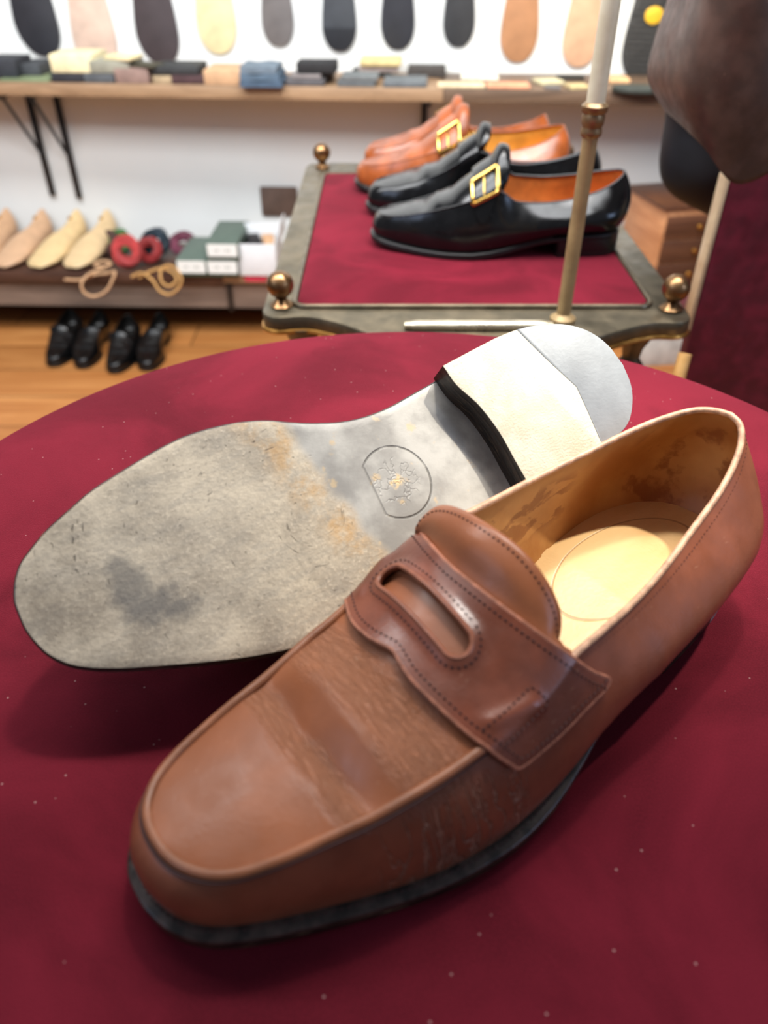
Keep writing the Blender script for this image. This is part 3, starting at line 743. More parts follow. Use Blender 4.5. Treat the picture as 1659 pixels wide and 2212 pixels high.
# ---------------------------------------------------------------- round table
TC = (.0176, .282); TR = .298
t = empty('round_table', (TC[0], TC[1], 0), 0, 'round pedestal table topped with burgundy velvet in the foreground', 'table')
mb = MB(); V = []; 
prof = [(0.0005, 0), (TR*.5, 0), (TR*.9, 0), (TR-.006, 0), (TR-.002, -.0012), (TR, -.005), (TR, -.024), (TR-.003, -.027), (TR-.01, -.028), (.0005, -.028)]
mb.lathe([(r, z+TZ) for r, z in prof][::-1], n=160); mb.build('velvet_top', m_cloth, t, auto=35)
m_dkwood = wood('dark_turned_wood', (44, 24, 16), (74, 42, 26), 1.0, 'X', .35)
mb = MB(); mb.lathe([(.25, TZ-.029), (.25, TZ-.045), (.05, TZ-.06), (.035, TZ-.10), (.045, TZ-.2), (.028, TZ-.26), (.035, TZ-.45), (.055, TZ-.52), (.04, TZ-.58), (.05, .1), (.03, .05)][::-1], n=32); mb.build('pedestal', m_dkwood, t)
for k in range(3):
    mb = MB(); c, s_ = math.cos(k*2*PI/3+.5), math.sin(k*2*PI/3+.5)
    P = [(c*r, s_*r, z) for r, z in ((.03, .14), (.09, .15), (.16, .10), (.21, .04), (.25, .018))]
    mb.tube(P, [.02, .02, .017, .015, .018], 12); mb.build('leg', m_dkwood, t)

# ---------------------------------------------------------------- velvet topped bronze stand behind
m_bronze = bronze('aged_bronze', (124, 112, 92), .36, .8, (98, 90, 74)); m_ball = bronze('polished_ball', (160, 122, 84), .26, .95, (128, 96, 66)); m_brass = bronze('brass_edge', (190, 140, 70), .3, .9, (150, 104, 50))
m_pole = bronze('pole_brass', (186, 158, 112), .42, .35, (160, 132, 92))
SZ = TZ-.055
s0 = empty('display_stand', (.0925, 1.02, 0), 0, 'aged bronze display stand with burgundy velvet inset, ball finials and tall pole', 'stand')
def loc(P): return [(p[0]-.0925, p[1]-1.02, p[2]) for p in P]
front = catmull(np.array([(-.1245, .752), (-.122, .737), (-.110, .7285), (-.079, .7315), (-.050, .719), (-.024, .699), (.005, .682), (.0925, .672), (.180, .680), (.208, .686), (.240, .704), (.270, .7165), (.296, .717), (.3075, .727), (.310, .748)]), 70)
out = [tuple(p) for p in front]+[(.310, 1.31), (.304, 1.326), (.290, 1.332), (-.105, 1.332), (-.119, 1.326), (-.1245, 1.31)]
mb = MB(); mb.prism([(x-.0925, y-1.02) for x, y in out], SZ-.015, SZ, bev=.002); plate = mb.build('frame', m_bronze, s0, auto=35)
mb = MB(); mb.tube([(p[0]-.0925, p[1]-1.02+.001, SZ-.0165) for p in front], .0028, 8); mb.build('brass_moulding', m_brass, plate)
mb = MB(); 
def rrect(x0, x1, y0, y1, r, n=6):
    P = []
    for cx, cy, a0 in ((x1-r, y0+r, -PI/2), (x1-r, y1-r, 0), (x0+r, y1-r, PI/2), (x0+r, y0+r, PI)):
        for k in range(n+1): P.append((cx+r*math.cos(a0+k*PI/2/n), cy+r*math.sin(a0+k*PI/2/n)))
    return P
vp = rrect(-.0895-.0925, .2725-.0925, .7535-1.02, 1.254-1.02, .012)
mb.prism(vp, SZ-.001, SZ+.0035, bev=.0015); mb.build('velvet_inset', m_tray_cloth, s0, auto=35)
mb = MB(); mb.tube([(x, y, SZ+.002) for x, y in rrect(-.093-.0925, .276-.0925, .750-1.02, 1.2575-1.02, .014)], .0028, 8, closed=True); mb.build('inner_rim', m_bronze, plate)
for bx, by in ((-.1055, .757), (.294, .748), (-.098, 1.30), (.285, 1.30)):
    mb = MB(); pr = [(.011, 0), (.012, .002), (.008, .005), (.0055, .008), (.0065, .0105)]
    R = .0138; zc = .0105+R*.88
    pr += [(R*math.sin(t_), zc-R*math.cos(t_)) for t_ in np.linspace(.5, PI-.02, 16)]
    mb.lathe([(r, z+SZ) for r, z in pr], (bx-.0925, by-1.02, 0), 28); mb.build('ball_finial', m_ball, s0, auto=60)
mb = MB(); mb.tube([(x-.0925, .7005-1.02, SZ+.004) for x in np.linspace(.020, .164, 12)], [.004]+[.0062]*10+[.004], 12, flat=.8); mb.build('bar_handle', bronze('pale_bar', (226, 214, 186), .28, .8, (200, 186, 158)), s0, auto=60)
for bx, by in ((-.085, .75), (.262, .745), (-.085, 1.29), (.27, 1.29)):
    mb = MB(); mb.lathe([(.022, SZ-.0152), (.020, SZ-.022), (.011, SZ-.040), (.009, SZ-.052), (.016, SZ-.062), (.023, SZ-.076), (.023, SZ-.088), (.014, SZ-.105), (.011, SZ-.14), (.016, SZ-.3), (.013, .2), (.018, .06), (.012, 0)][::-1], (bx-.0925, by-1.02, 0), 24); mb.build('leg', m_bronze, s0, auto=60)
PX, PY = .1775, .7195
zc0 = float(aty(1282, 292, PY)[2]); zc1 = float(aty(1286, 228, PY)[2])
mb = MB(); mb.lathe([(.0125, SZ), (.0125, SZ+.004), (.0068, SZ+.008), (.0066, zc0-.001)], (PX-.0925, PY-1.02, 0), 24); pole = mb.build('pole', m_pole, s0, auto=50)
mb = MB(); mb.lathe([(.0066, zc0-.002), (.0088, zc0), (.0092, zc0+.003), (.0084, zc0+.006), (.0084, zc0+.007), (.0096, zc0+.009), (.0098, zc1-.008), (.0092, zc1-.006), (.0110, zc1-.004), (.0112, zc1), (.0085, zc1+.0025)], (PX-.0925, PY-1.02, 0), 28); mb.build('collar', bronze('collar_brass', (178, 150, 112), .36, .8, (140, 112, 82)), pole, auto=40)
mb = MB(); mb.lathe([(.0078, zc1), (.0078, zc1+.55), (.010, zc1+.555), (.010, zc1+.57)], (PX-.0925, PY-1.02, 0), 24); mb.build('upper_pole', bronze('pale_pole', (232, 222, 196), .36, .15, (214, 202, 174)), pole, auto=50)

def shoe_at(nm, right, M_, x, y, z, ang, style, q, sc, label, group):
    a = math.radians(ang); X = Vector((math.cos(a), math.sin(a), 0)); Y = Vector((-math.sin(a), math.cos(a), 0))
    w = mat_cols(X*sc, Y*sc, Vector((0, 0, 1))*sc, Vector((x, y, z))); return mk_shoe(nm, right, M_, w, style, q, label, 'shoe', group)
VZ = SZ+.0037
shoe_at('buckle_loafer', False, BLK, -.020, .945, VZ, -4, 'monk', 1.0, .98, 'black leather loafer with square gold buckle, nearest on the velvet stand', 'pair of black buckle loafers')
shoe_at('buckle_loafer', True, BLK, -.028, 1.058, VZ, -4, 'monk', .8, .98, 'black leather loafer behind the nearest black one, its buckle hidden', 'pair of black buckle loafers')
shoe_at('buckle_loafer', False, TAN, -.046, 1.172, VZ, -3, 'monk', .8, .98, 'tan leather loafer with gold buckle right behind the black pair', 'pair of tan buckle loafers')
shoe_at('buckle_loafer', True, TAN, -.036, 1.272, VZ, -3, 'monk', .8, .92, 'tan leather loafer farthest back on the velvet stand', 'pair of tan buckle loafers')

# ---------------------------------------------------------------- room
m_wall = simple('white_wall', (226, 228, 226), .8, var=.02, nscale=3, bump=.05)
m_floor = wood('floor_boards', (176, 110, 56), (206, 142, 82), .6, 'X', .38, planks='X')
mb = MB(); mb.add([(-3, wall_y(-3), 0), (3, wall_y(3), 0), (3, wall_y(3), 2.6), (-3, wall_y(-3), 2.6), (-3, wall_y(-3)+.1, 0), (3, wall_y(3)+.1, 0), (3, wall_y(3)+.1, 2.6), (-3, wall_y(-3)+.1, 2.6)],
                  [(0, 1, 2, 3), (4, 7, 6, 5), (0, 4, 5, 1), (3, 2, 6, 7), (0, 3, 7, 4), (1, 5, 6, 2)])
tag(mb.build('wall_back', m_wall, smooth=False), kind='structure')
mb = MB(); mb.box((0, .6, -.02), (6.2, 4.2, .04)); tag(mb.build('floor', m_floor, smooth=False), kind='structure')
m_skirt = wood('dark_skirting', (34, 22, 18), (52, 34, 26), 1.0, 'X', .5)
mb = MB(); mb.add([(x, wall_y(x)-.0-o, z) for x in (-3, 3) for o in (.0005, .018) for z in (0, .09)], [(0, 1, 3, 2), (4, 6, 7, 5), (2, 3, 7, 6), (0, 4, 5, 1), (1, 5, 7, 3), (0, 2, 6, 4)])
tag(mb.build('baseboard_back', m_skirt, smooth=False), kind='structure')

# shelves ---------------------------------------------------------
USZ = TZ-.075; LSZ = TZ-.542
m_oak = wood('shelf_oak', (140, 110, 82), (172, 140, 108), 1.0, 'X', .5); m_oak2 = wood('shelf_grey_oak', (84, 66, 52), (122, 98, 78), 1.0, 'X', .5)
m_walnut = wood('shelf_walnut', (58, 38, 30), (92, 62, 48), 1.0, 'X', .5); m_fascia = wood('fascia_board', (104, 88, 78), (134, 114, 100), 1.0, 'X', .5)
def uf(x): return 2.128-.082*x     # front edge of the upper shelf
def lf(x): return 2.115-.03*x
def board(nm, x0, x1, ff, z1, th, m, label, cat='shelf'):
    mb = MB(); b = .0008
    P = [(x0, ff(x0)), (x1, ff(x1)), (x1, wall_y(x1)-b), (x0, wall_y(x0)-b)]
    cx = (x0+x1)/2; r = empty(nm, (cx, ff(cx), z1-th), 0, label, cat)
    mb.prism([(x-cx, y-ff(cx)) for x, y in P], 0, th, bev=.0015); mb.build('board', m, r, smooth=False); return r
SPLX = float(atz(963, 205, -.075)[0])
us = board('wall_shelf', -1.6, SPLX-.001, uf, USZ, .030, m_oak, 'long pale oak wall shelf holding sole samples under the hanging soles')
us2 = board('wall_shelf', SPLX+.001, 1.25, uf, USZ, .030, m_oak2, 'greyer shelf board right of the joint, carrying small leather scraps')
LSX = float(atz(474, 605, -.542)[0])
ls = board('low_shelf', -1.7, LSX-.001, lf, LSZ, .030, m_walnut, 'low dark walnut shelf holding shoe lasts and laces at the left')
ls2 = board('low_shelf', LSX+.001, 1.3, lf, LSZ, .026, m_oak, 'low lighter oak shelf board under the boxes behind the stand')
def fascia(r, x0, x1):
    cx, cy = r.location.x, r.location.y; z0 = TZ-.652
    mb = MB(); P = [(x0, lf(x0)+.022), (x1, lf(x1)+.022), (x1, lf(x1)+.040), (x0, lf(x0)+.040)]
    mb.prism([(x-cx, y-cy) for x, y in P], z0-r.location.z, -.0005); mb.build('front_panel', m_fascia, r, smooth=False)
fascia(ls, -1.7, LSX-.001); fascia(ls2, LSX+.001, 1.3)
m_iron = simple('black_iron', (18, 17, 18), .4, var=.2, spec=.5)
def bracket(u, vtop, vbot, strut, label):
    P = atwall(u, vtop, .012); Q = atwall(u+.2*(vbot-vtop), vbot, .012)
    x = (P[0]+Q[0])/2; zb = Q[2]; yb = wall_y(x)-.009
    r = empty('shelf_bracket', (x, yb, zb), 0, label, 'bracket', 'black iron shelf brackets')
    zt = USZ-.0305
    mb = MB(); mb.box((0, 0, (zt-zb)/2), (.015, .016, zt-zb), bev=.002); mb.build('wall_post', m_iron, r, auto=40)
    fx = x+.012; yf = uf(fx)+.012
    mb = MB(); mb.box((0, (yf-yb)/2, zt-zb-.006), (.014, abs(yf-yb), .010), bev=.001); mb.build('shelf_arm', m_iron, r)
    if strut: mb = MB(); mb.tube([(0, yf-yb+.02, zt-zb-.012), (0, -.006, .115)], .0048, 8); mb.build('strut', m_iron, r)
    return r
bracket(67, 215, 422, True, 'leftmost black iron bracket with slanted strut under the wall shelf')
bracket(125, 215, 428, True, 'second black iron bracket from the left under the wall shelf')
bracket(904, 225, 335, False, 'black iron bracket just left of the shelf joint, above the tan loafers')
bracket(979, 232, 262, False, 'short black iron bracket just right of the shelf joint')
for u, lab in ((492, 'black iron bracket under the low shelf at its board joint'), ):
    P = atz(u, 640, -.60); x = P[0]; y = lf(x)+.016
    r = empty('shelf_bracket', (x, y, TZ-.66), 0, lab, 'bracket', 'black iron shelf brackets')
    mb = MB(); mb.box((0, 0, .042), (.011, .010, .084), bev=.001); mb.build('wall_post', m_iron, r)
    mb = MB(); mb.box((-.012, -.002, .0875), (.05, .012, .008), bev=.001); mb.build('shelf_arm', m_iron, r)

# soles hanging on the wall ------------------------------------------
def sole_outline(w, h, asym=0.0, n=40):
    """half sole hung toe down: rounded bottom, gently waisted sides, square top"""
    P = []
    for k in range(n+1):
        a = PI+PI*k/n; c, s_ = math.cos(a), math.sin(a)
        x = .5*w*math.copysign(abs(c)**.86, c); z = w*.66*(s_+1)
        P.append((x+asym*w*.10*(-s_), z))
    R_ = []
    for z, f in ((.8, .495), (.95, .485), (1.2, .455), (1.6, .40), (2.0, .37), (2.4, .385)):
        if z*w < h: R_.append((f*w, z*w))
    R_ = [(x+asym*w*.0, z) for x, z in R_]+[(.37*w, h)]
    L_ = [(-x, z) for x, z in R_[::-1]]
    return P+R_+L_
def wall_sole(u, v, wpx, rgb, label, asym=0, two=None, lug=False, badge=False, rough=.6):
    P = atwall(u, v, .004); zc = (P-CAM)@FWD; w = wpx*zc/FPX*1.0
    r = empty('wall_sole', (P[0], wall_y(P[0])-.0015, P[2]), math.atan(-.05), label, 'sole', 'soles hung along the wall')
    h = w*2.6; o = sole_outline(w, h, asym)
    m = simple('sole_%d_%d_%d' % rgb, rgb, rough, var=.08, nscale=25, bump=.3, bscale=250)
    th = .007
    def slab(poly, y0, y1, bev=.0012):
        b = MB(); b.prism([(x, z) for x, z in poly], y0, y1, bev=bev); V = [(a, -c, b_) for a, b_, c in b.V]; b.V = V; return b
    slab(o, 0, th).build('sole_body', m, r, auto=40)
    if two:
        tb = [p for p in o if p[1] < w*.62]; m2 = simple('sole_%d_%d_%d' % two, two, rough, var=.08, nscale=25)
        slab(tb, th, th+.003, .0008).build('toe_piece', m2, r, auto=40)
    if lug:
        mbl = MB(); rnd = random.Random(3)
        f = poly_sdf([(x, z) for x, z in o])
        for iz in range(22):
            for ix in range(7):
                x = (ix-3)*w*.135+(iz % 2)*w*.05; z = .02*w+iz*w*.115+w*.06
                if f(x, z) > .006 and z < h-.01:
                    mbl.box((x+rnd.uniform(-.001, .001), -th-.0018, z), (w*.10*rnd.uniform(.6, 1.1), .004, w*.07*rnd.uniform(.6, 1.2)), bev=.0008)
        mbl.build('lugs', m, r, auto=40)
    if badge:
        Q = atwall(1413, 33, .012); bm_ = MB(); cx = Q[0]-P[0]; cz = Q[2]-P[2]
        b = MB(); b.prism([(cx+.023*math.cos(t_), cz+.0195*math.sin(t_)) for t_ in np.linspace(0, 2*PI, 33)[:-1]], th+.004, th+.0065, bev=.0006); b.V = [(a, -c, b_) for a, b_, c in b.V]
        tag(b.build('badge', simple('yellow_badge', (238, 188, 50), .45), r, auto=40), label='yellow oval badge')
    return r
wall_sole(-42, 121, 96, (34, 36, 40), 'black hanging sole cut off by the left edge of the photo')
wall_sole(95, 121, 93, (42, 42, 48), 'black hanging sole above the left shelf brackets', asym=.6)
wall_sole(218, 152, 92, (214, 186, 168), 'pale pinkish beige hanging sole between the black and dark brown ones')
wall_sole(350, 138, 90, (68, 58, 60), 'dark brown hanging sole left of the cream one', asym=.4)
wall_sole(475, 116, 83, (232, 214, 166), 'cream yellow hanging sole')
wall_sole(604, 100, 68, (112, 106, 104), 'mid grey hanging sole right of the cream one')
wall_sole(735, 110, 73, (66, 69, 74), 'charcoal hanging sole with a blacker toe piece', two=(34, 36, 42))
wall_sole(859, 107, 72, (42, 43, 50), 'black hanging sole right of the two-tone one')
wall_sole(989, 101, 67, (48, 49, 52), 'black hanging sole left of the tan brown one')
wall_sole(1116, 134, 79, (172, 124, 88), 'tan brown hanging sole')
wall_sole(1247, 145, 76, (210, 166, 134), 'pinkish tan hanging sole partly behind the pole')
wall_sole(1378, 171, 88, (58, 57, 56), 'black lugged hanging sole with a yellow oval badge', lug=True, badge=True)

# sheets and blocks on the upper shelf ---------------------------------
def slab_on(u0, u1, vb, depth, h, rgb, label, zoff=0.0, rz=0.0, name='sole_sheet', cat='leather piece', tilt=0.0, n=1, rough=.7, group='sole samples along the wall shelf'):
    z = -.075+zoff; P = atz((u0+u1)/2, vb, z); zc = (P-CAM)@FWD; w = abs(u1-u0)*zc/FPX
    y0 = max(P[1], uf(P[0])+.004); y1 = min(y0+depth, wall_y(P[0])-.012); depth = max(y1-y0, .03)
    r = empty(name, (P[0], y0+depth/2, z+TZ+.0004), rz-.06, label, cat, group)
    m = simple('slab_%d_%d_%d' % rgb, rgb, rough, var=.1, nscale=40, bump=.3, bscale=200)
    mb = MB(); mb.box((0, 0, h/2), (w, depth, h), bev=min(.0025, h*.3))
    o = mb.build('piece', m, r, auto=40)
    if tilt: o.rotation_euler = (tilt, 0, 0); o.location.z += abs(math.sin(tilt))*depth/2
    return r
S_ = slab_on
S_(-25, 43, 168, .10, .040, (46, 48, 54), 'black rubber block at the left end of the wall shelf', zoff=.0055, name='rubber_block', cat='rubber block')
S_(44, 92, 164, .10, .026, (66, 68, 72), 'dark grey rubber block beside the leftmost black block', zoff=.0055, name='rubber_block', cat='rubber block')
S_(-20, 94, 186, .14, .005, (120, 132, 98), 'green sheet lying flat under the leftmost rubber blocks')
S_(98, 170, 187, .09, .021, (44, 44, 50), 'black block under the cream block', name='rubber_block', cat='rubber block')
S_(90, 187, 170, .11, .040, (236, 222, 178), 'thick cream block on top of a black one', zoff=.0218, name='rubber_block', cat='rubber block')
S_(172, 240, 187, .09, .021, (84, 88, 92), 'dark grey block under the olive grey block', name='rubber_block', cat='rubber block')
S_(187, 276, 165, .12, .028, (150, 148, 132), 'olive grey block beside the thick cream block', zoff=.0218, name='rubber_block', cat='rubber block')
S_(214, 282, 138, .06, .009, (236, 218, 170), 'small pale yellow piece on the olive grey block', zoff=.0503, rz=-.3)
S_(242, 318, 188, .10, .034, (146, 120, 110), 'mauve brown block right of the dark grey one', name='rubber_block', cat='rubber block')
S_(262, 340, 152, .05, .008, (70, 66, 52), 'thin olive black strip lying across the mauve block', zoff=.0348, rz=-.35)
S_(324, 366, 189, .09, .018, (176, 154, 122), 'small beige block between mauve and maroon blocks', name='rubber_block', cat='rubber block')
S_(366, 438, 189, .09, .020, (74, 50, 52), 'maroon block at the front of the shelf', name='rubber_block', cat='rubber block')
S_(322, 425, 168, .10, .018, (50, 51, 52), 'long black slab on the beige and maroon blocks', zoff=.0208)
S_(438, 522, 190, .11, .032, (202, 162, 124), 'tan leather block left of the blue grey roll', name='leather_block', cat='leather block')
S_(618, 702, 190, .09, .016, (92, 90, 92), 'grey slab right of the blue grey pile')
S_(628, 694, 172, .06, .008, (142, 134, 132), 'pale grey slab on the grey slab', zoff=.0168)
S_(642, 727, 160, .07, .024, (34, 33, 34), 'black block standing behind the grey slabs', zoff=.026, name='rubber_block', cat='rubber block')
S_(650, 720, 176, .07, .0252, (96, 78, 66), 'brown block carrying the black block behind grey slabs', name='leather_block', cat='leather block')
S_(728, 812, 196, .07, .012, (98, 102, 104), 'flat grey slab at the shelf front below the cream topped pile')
S_(738, 818, 181, .07, .012, (112, 116, 116), 'second flat grey slab just behind the front one', zoff=.0125)
S_(760, 845, 169, .08, .014, (64, 62, 58), 'dark slab at the bottom of the cream topped pile')
S_(778, 862, 156, .08, .014, (206, 190, 184), 'pinkish slab in the middle of the cream topped pile', zoff=.0147)
S_(779, 868, 144, .08, .014, (220, 196, 140), 'cream yellow slab on top of the pile', zoff=.0294)
S_(830, 926, 196, .10, .013, (104, 109, 112), 'wide slate grey slab left of the shelf joint')
S_(882, 964, 169, .08, .022, (62, 56, 52), 'dark brown slab behind the slate grey slab')
S_(947, 1050, 194, .05, .008, (226, 204, 166), 'cream strip lying at the shelf joint')
S_(997, 1078, 174, .05, .008, (240, 234, 214), 'white strip behind the cream strip')
S_(1057, 1150, 198, .06, .008, (222, 156, 122), 'salmon pink strip right of the cream strip')
S_(1160, 1216, 184, .06, .007, (204, 196, 160), 'pale green yellow scrap left of the pole', rz=.3, name='leather_scrap')
S_(1182, 1218, 199, .03, .006, (104, 100, 100), 'small grey scrap in front of the pale scrap', rz=-.2, name='leather_scrap')
S_(1228, 1272, 194, .05, .007, (196, 178, 132), 'yellowish scrap just left of the pole', rz=.2, name='leather_scrap')
S_(1207, 1264, 174, .04, .008, (40, 40, 36), 'thin black strip left of the pole near the wall')
S_(1317, 1362, 181, .06, .010, (226, 180, 134), 'tan scrap right of the pole', name='leather_scrap')
# blue grey pile: three soft folded sheets
for k, (lab, rgb) in enumerate((('lowest blue grey folded sheet of the soft pile', (72, 92, 112)), ('middle blue grey folded sheet of the soft pile', (86, 106, 124)), ('topmost blue grey folded sheet of the soft pile', (108, 122, 134)))):
    P = atz(566, 191, -.075); zc = (P-CAM)@FWD; w = (92-7*k)*zc/FPX
    r = empty('folded_sheet', (P[0]-.002*k, P[1]+.055, USZ+.0004+k*.0152), -.06, lab, 'leather piece', 'sole samples along the wall shelf')
    prof = []
    for t_ in np.linspace(0, 1, 30): prof.append((-w/2+w*t_, .0072+.0014*math.sin(t_*9+k)))
    mb = MB(); G = []
    for y in np.linspace(-.05, .05, 8):
        ring_ = [(x, y, .0004+.0*z) for x, z in prof]+[(x, y, z+.0068) for x, z in prof[::-1]]
        G.append(ring_+[ring_[0]])
    mb.grid(G); n_ = 60
    for gi, o_ in ((0, 1), (7, -1)):
        b = gi*61
        for i in range(29): mb.F.append((b+i, b+i+1, b+59-i-1, b+59-i)[::o_]); mb.M.append(0)
    mb.build('sheet', simple('slab_%d_%d_%d' % rgb, rgb, .8, var=.12, nscale=30), r, auto=40)
# lugged heel-and-forepart standing at the right end
P = atz(1385, 204, -.075)
r = empty('rubber_sole', (P[0], P[1]+.03, USZ+.0004), -.15, 'dark green black curved rubber sole lying at the right end of the wall shelf', 'sole')
mb = MB(); o = [(.062*math.cos(t_)*(1.0 if math.cos(t_) < 0 else 1.15), .036*math.sin(t_)) for t_ in np.linspace(0, 2*PI, 41)[:-1]]; mb.prism(o, 0, .012, bev=.003); mb.build('piece', simple('rubber_green_black', (52, 58, 54), .6), r, auto=40)

# lower shelf: lasts, laces, boxes ----------------------------------------
def last(u, v, ang, rgb, label, sc=1.0):
    P = atz(u, v, -.542); r = empty('shoe_last', (P[0], max(P[1], lf(P[0])+.006), LSZ+.0006), 0, label, 'shoe last', 'wooden shoe lasts on the low shelf')
    m = wood('last_wood_%d' % rgb[2], tuple(int(c*.90) for c in rgb), rgb, 1.5, 'X', .42)
    S = [0, .008, .025, .055, .09, .13, .17, .205, .235, .252, .258]; hw = [.018, .034, .043, .049, .051, .046, .035, .030, .028, .021, .006]; zt = [.018, .030, .038, .048, .068, .082, .082, .102, .120, .118, .100]; tw = [.6, .7, .75, .75, .7, .5, .32, .30, .34, .45, .5]
    G = []
    for s_, w, z, k in zip(S, hw, zt, tw):
        zb = .006+.010*(max(0, (s_-.12))/.14) + (.010*max(0, 1-s_/.06)); ring_ = []
        for j in range(24):
            a = 2*PI*j/24; cx, cz = math.cos(a), math.sin(a)
            zz = zb+(z-zb)*(.5+.5*cz); ww = w*(1 if cz < 0 else (1-(1-k)*cz**1.5))
            ring_.append((s_*sc, math.copysign(abs(cx)**.75, cx)*ww*sc, (zz-.006)*sc))
        ring_.append(ring_[0]); G.append(ring_)
    a = math.radians(ang); G = np.array(G); x, y = G[..., 0].copy(), G[..., 1].copy(); G[..., 0] = x*math.cos(a)-y*math.sin(a); G[..., 1] = x*math.sin(a)+y*math.cos(a)
    mb = MB(); mb.grid(G); o = mb.build('last_body', m, r, auto=60)
    md = o.modifiers.new('Sub', 'SUBSURF'); md.levels = 1; md.render_levels = 1
    top = G[7].mean(0); mb = MB(); mb.lathe([(.006, 0), (.006, .006), (.004, .007)], (top[0], top[1], float(G[7][..., 2].max())-.004), 14); mb.build('thimble', m_gold, r)
    return r
last(-78, 594, 78, (214, 172, 134), 'pinkish wooden last farthest left, its toe outside the photo', .95)
last(-8, 594, 73, (216, 176, 140), 'pinkish wooden last second from the left', .95)
last(68, 596, 72, (232, 202, 150), 'cream wooden last third from the left', .95)
last(148, 597, 76, (228, 198, 152), 'cream wooden last beside the laces', .95)
def cord_mat(rgb): return simple('cord_%d_%d_%d' % rgb, rgb, .75, var=.18, nscale=200, bump=.5, bscale=500)
def coil(u, v, y, R, r, rgb, label, tilt=.5, turns=9, rz=0.0, wr=.0026):
    """hank of shoelace wound into a ring"""
    P = aty(u, v, y); P[2] = max(P[2], LSZ+R*math.cos(tilt)+r+.002); o = empty('lace_coil', tuple(P), rz, label, 'shoelaces', 'coiled shoelaces on the low shelf')
    rnd = random.Random(int(u)); pts = []
    N_ = turns*36
    ph = rnd.uniform(0, 6)
    for k in range(N_+1):
        a = 2*PI*k/36; b = k*2*PI*3.37/36*.31+ph; rr = r*(.35+.65*abs(math.sin(k*.013*PI+ph)))
        q = R+rr*math.cos(b)*1.0; h = rr*math.sin(b)
        p = Vector((q*math.cos(a), h, q*math.sin(a))); pts.append(p)
    mat_ = Matrix.Rotation(-tilt, 3, 'X'); mb = MB(); mb.tube([mat_ @ p for p in pts], wr, 6); mb.build('cord', cord_mat(rgb), o, auto=60)
    mb = MB(); rg = [mat_ @ Vector((R*math.cos(t_), 0, R*math.sin(t_))) for t_ in np.linspace(0, 2*PI, 33)[:-1]]; mb.tube(rg, r*.72, 10, closed=True); mb.build('inner_windings', cord_mat(tuple(int(c*.8) for c in rgb)), o, auto=60)
    return o
coil(262, 530, 2.30, .026, .014, (74, 124, 66), 'green coil of shoelace behind the red coil', .9)
coil(231, 543, 2.29, .028, .016, (92, 62, 54), 'dark brown coil of shoelace beside the cream lasts', .9)
coil(322, 556, 2.22, .026, .014, (172, 56, 56), 'second red coil of shoelace half behind the first', .6)
coil(280, 561, 2.175, .030, .016, (206, 76, 76), 'bright red coil of shoelace facing the room', .35, 11)
coil(340, 536, 2.27, .028, .018, (38, 54, 66), 'dark blue coil of shoelace behind the tan laces', .8)
coil(399, 541, 2.29, .026, .016, (126, 64, 84), 'purple coil of shoelace beside the green boxes', .9)
def lace(pts, w, rgb, label):
    P0 = aty(*pts[0]); o = empty('shoelace', tuple(P0), 0, label, 'shoelaces', 'loose laces hanging over the low shelf')
    C_ = np.array([aty(*p)-P0 for p in pts]); mb = MB(); mb.tube(catmull(C_, 120), w, 8); mb.build('cord', cord_mat(rgb), o, auto=60); return o
lace([(140, 604, 2.125), (175, 604, 2.115), (200, 594, 2.12), (232, 590, 2.12), (248, 588, 2.105), (243, 605, 2.096), (228, 630, 2.090), (200, 640, 2.088), (182, 632, 2.088), (176, 615, 2.09), (186, 598, 2.102), (215, 582, 2.14), (240, 570, 2.16), (222, 564, 2.17), (204, 572, 2.16), (228, 580, 2.14)], .0040, (206, 164, 124), 'pale tan lace looping down over the shelf edge below the lasts')
lace([(284, 598, 2.12), (305, 590, 2.118), (330, 606, 2.10), (345, 628, 2.088), (365, 636, 2.086), (384, 624, 2.087), (392, 604, 2.09), (384, 586, 2.10), (368, 574, 2.12), (352, 578, 2.125), (346, 592, 2.11), (352, 612, 2.096), (368, 618, 2.092), (382, 604, 2.098), (374, 590, 2.112), (350, 580, 2.13), (322, 588, 2.13), (300, 600, 2.122)], .0038, (206, 158, 96), 'golden tan lace in a double loop over the shelf edge')
m_green = simple('green_card', (52, 72, 58), .6, var=.06); m_greent = simple('green_card_lid', (96, 112, 102), .6, var=.05)  # lid green greyed and lightened, standing in for gloss on its top
def label_mat():
    g = NG('box_label'); x, y, z = g.xyz()
    n = g.noise(1, 2, vec=g.mapv((170, 1, 20))); letters = g.math('MULTIPLY', g.math('GREATER_THAN', n, .52), g.band(z, .024, .031, .001))
    g.set(color=g.mix(g.math('MULTIPLY', letters, .55), lin((232, 234, 230)), lin((96, 116, 104))), rough=.6); return g.m
m_label = label_mat()
def carton(u0, u1, vb, h, depth, zoff, label):
    P = atz((u0+u1)/2, vb, -.542+zoff); zc = (P-CAM)@FWD; w = (u1-u0)*zc/FPX
    r = empty('polish_box', (P[0], P[1], LSZ+zoff+.0006), -.03, label, 'box', 'green boxes with white labels')
    mb = MB(); mb.box((0, depth/2, h*.42), (w*.985, depth*.99, h*.84), bev=.001); mb.build('box_body', m_green, r, auto=40)
    mb = MB(); mb.box((0, depth/2, h*.73), (w, depth, h*.54), bev=.001); lid = mb.build('lid', m_greent, r, auto=40)
    mb = MB(); mb.box((0, -.0009, h*.58), (w*.94, .0012, h*.70)); mb.build('label', m_label, r, auto=40)
carton(385, 449, 598, .048, .19, 0, 'green box with white label, leftmost of the three')
carton(450, 517, 599, .048, .19, 0, 'green box with white label, beneath another beside the white box')
carton(449, 517, 563, .048, .19, .0486, 'green box with white label, stacked on top')
P = atz(560, 597, -.542); zc = (P-CAM)@FWD; w = 80*zc/FPX
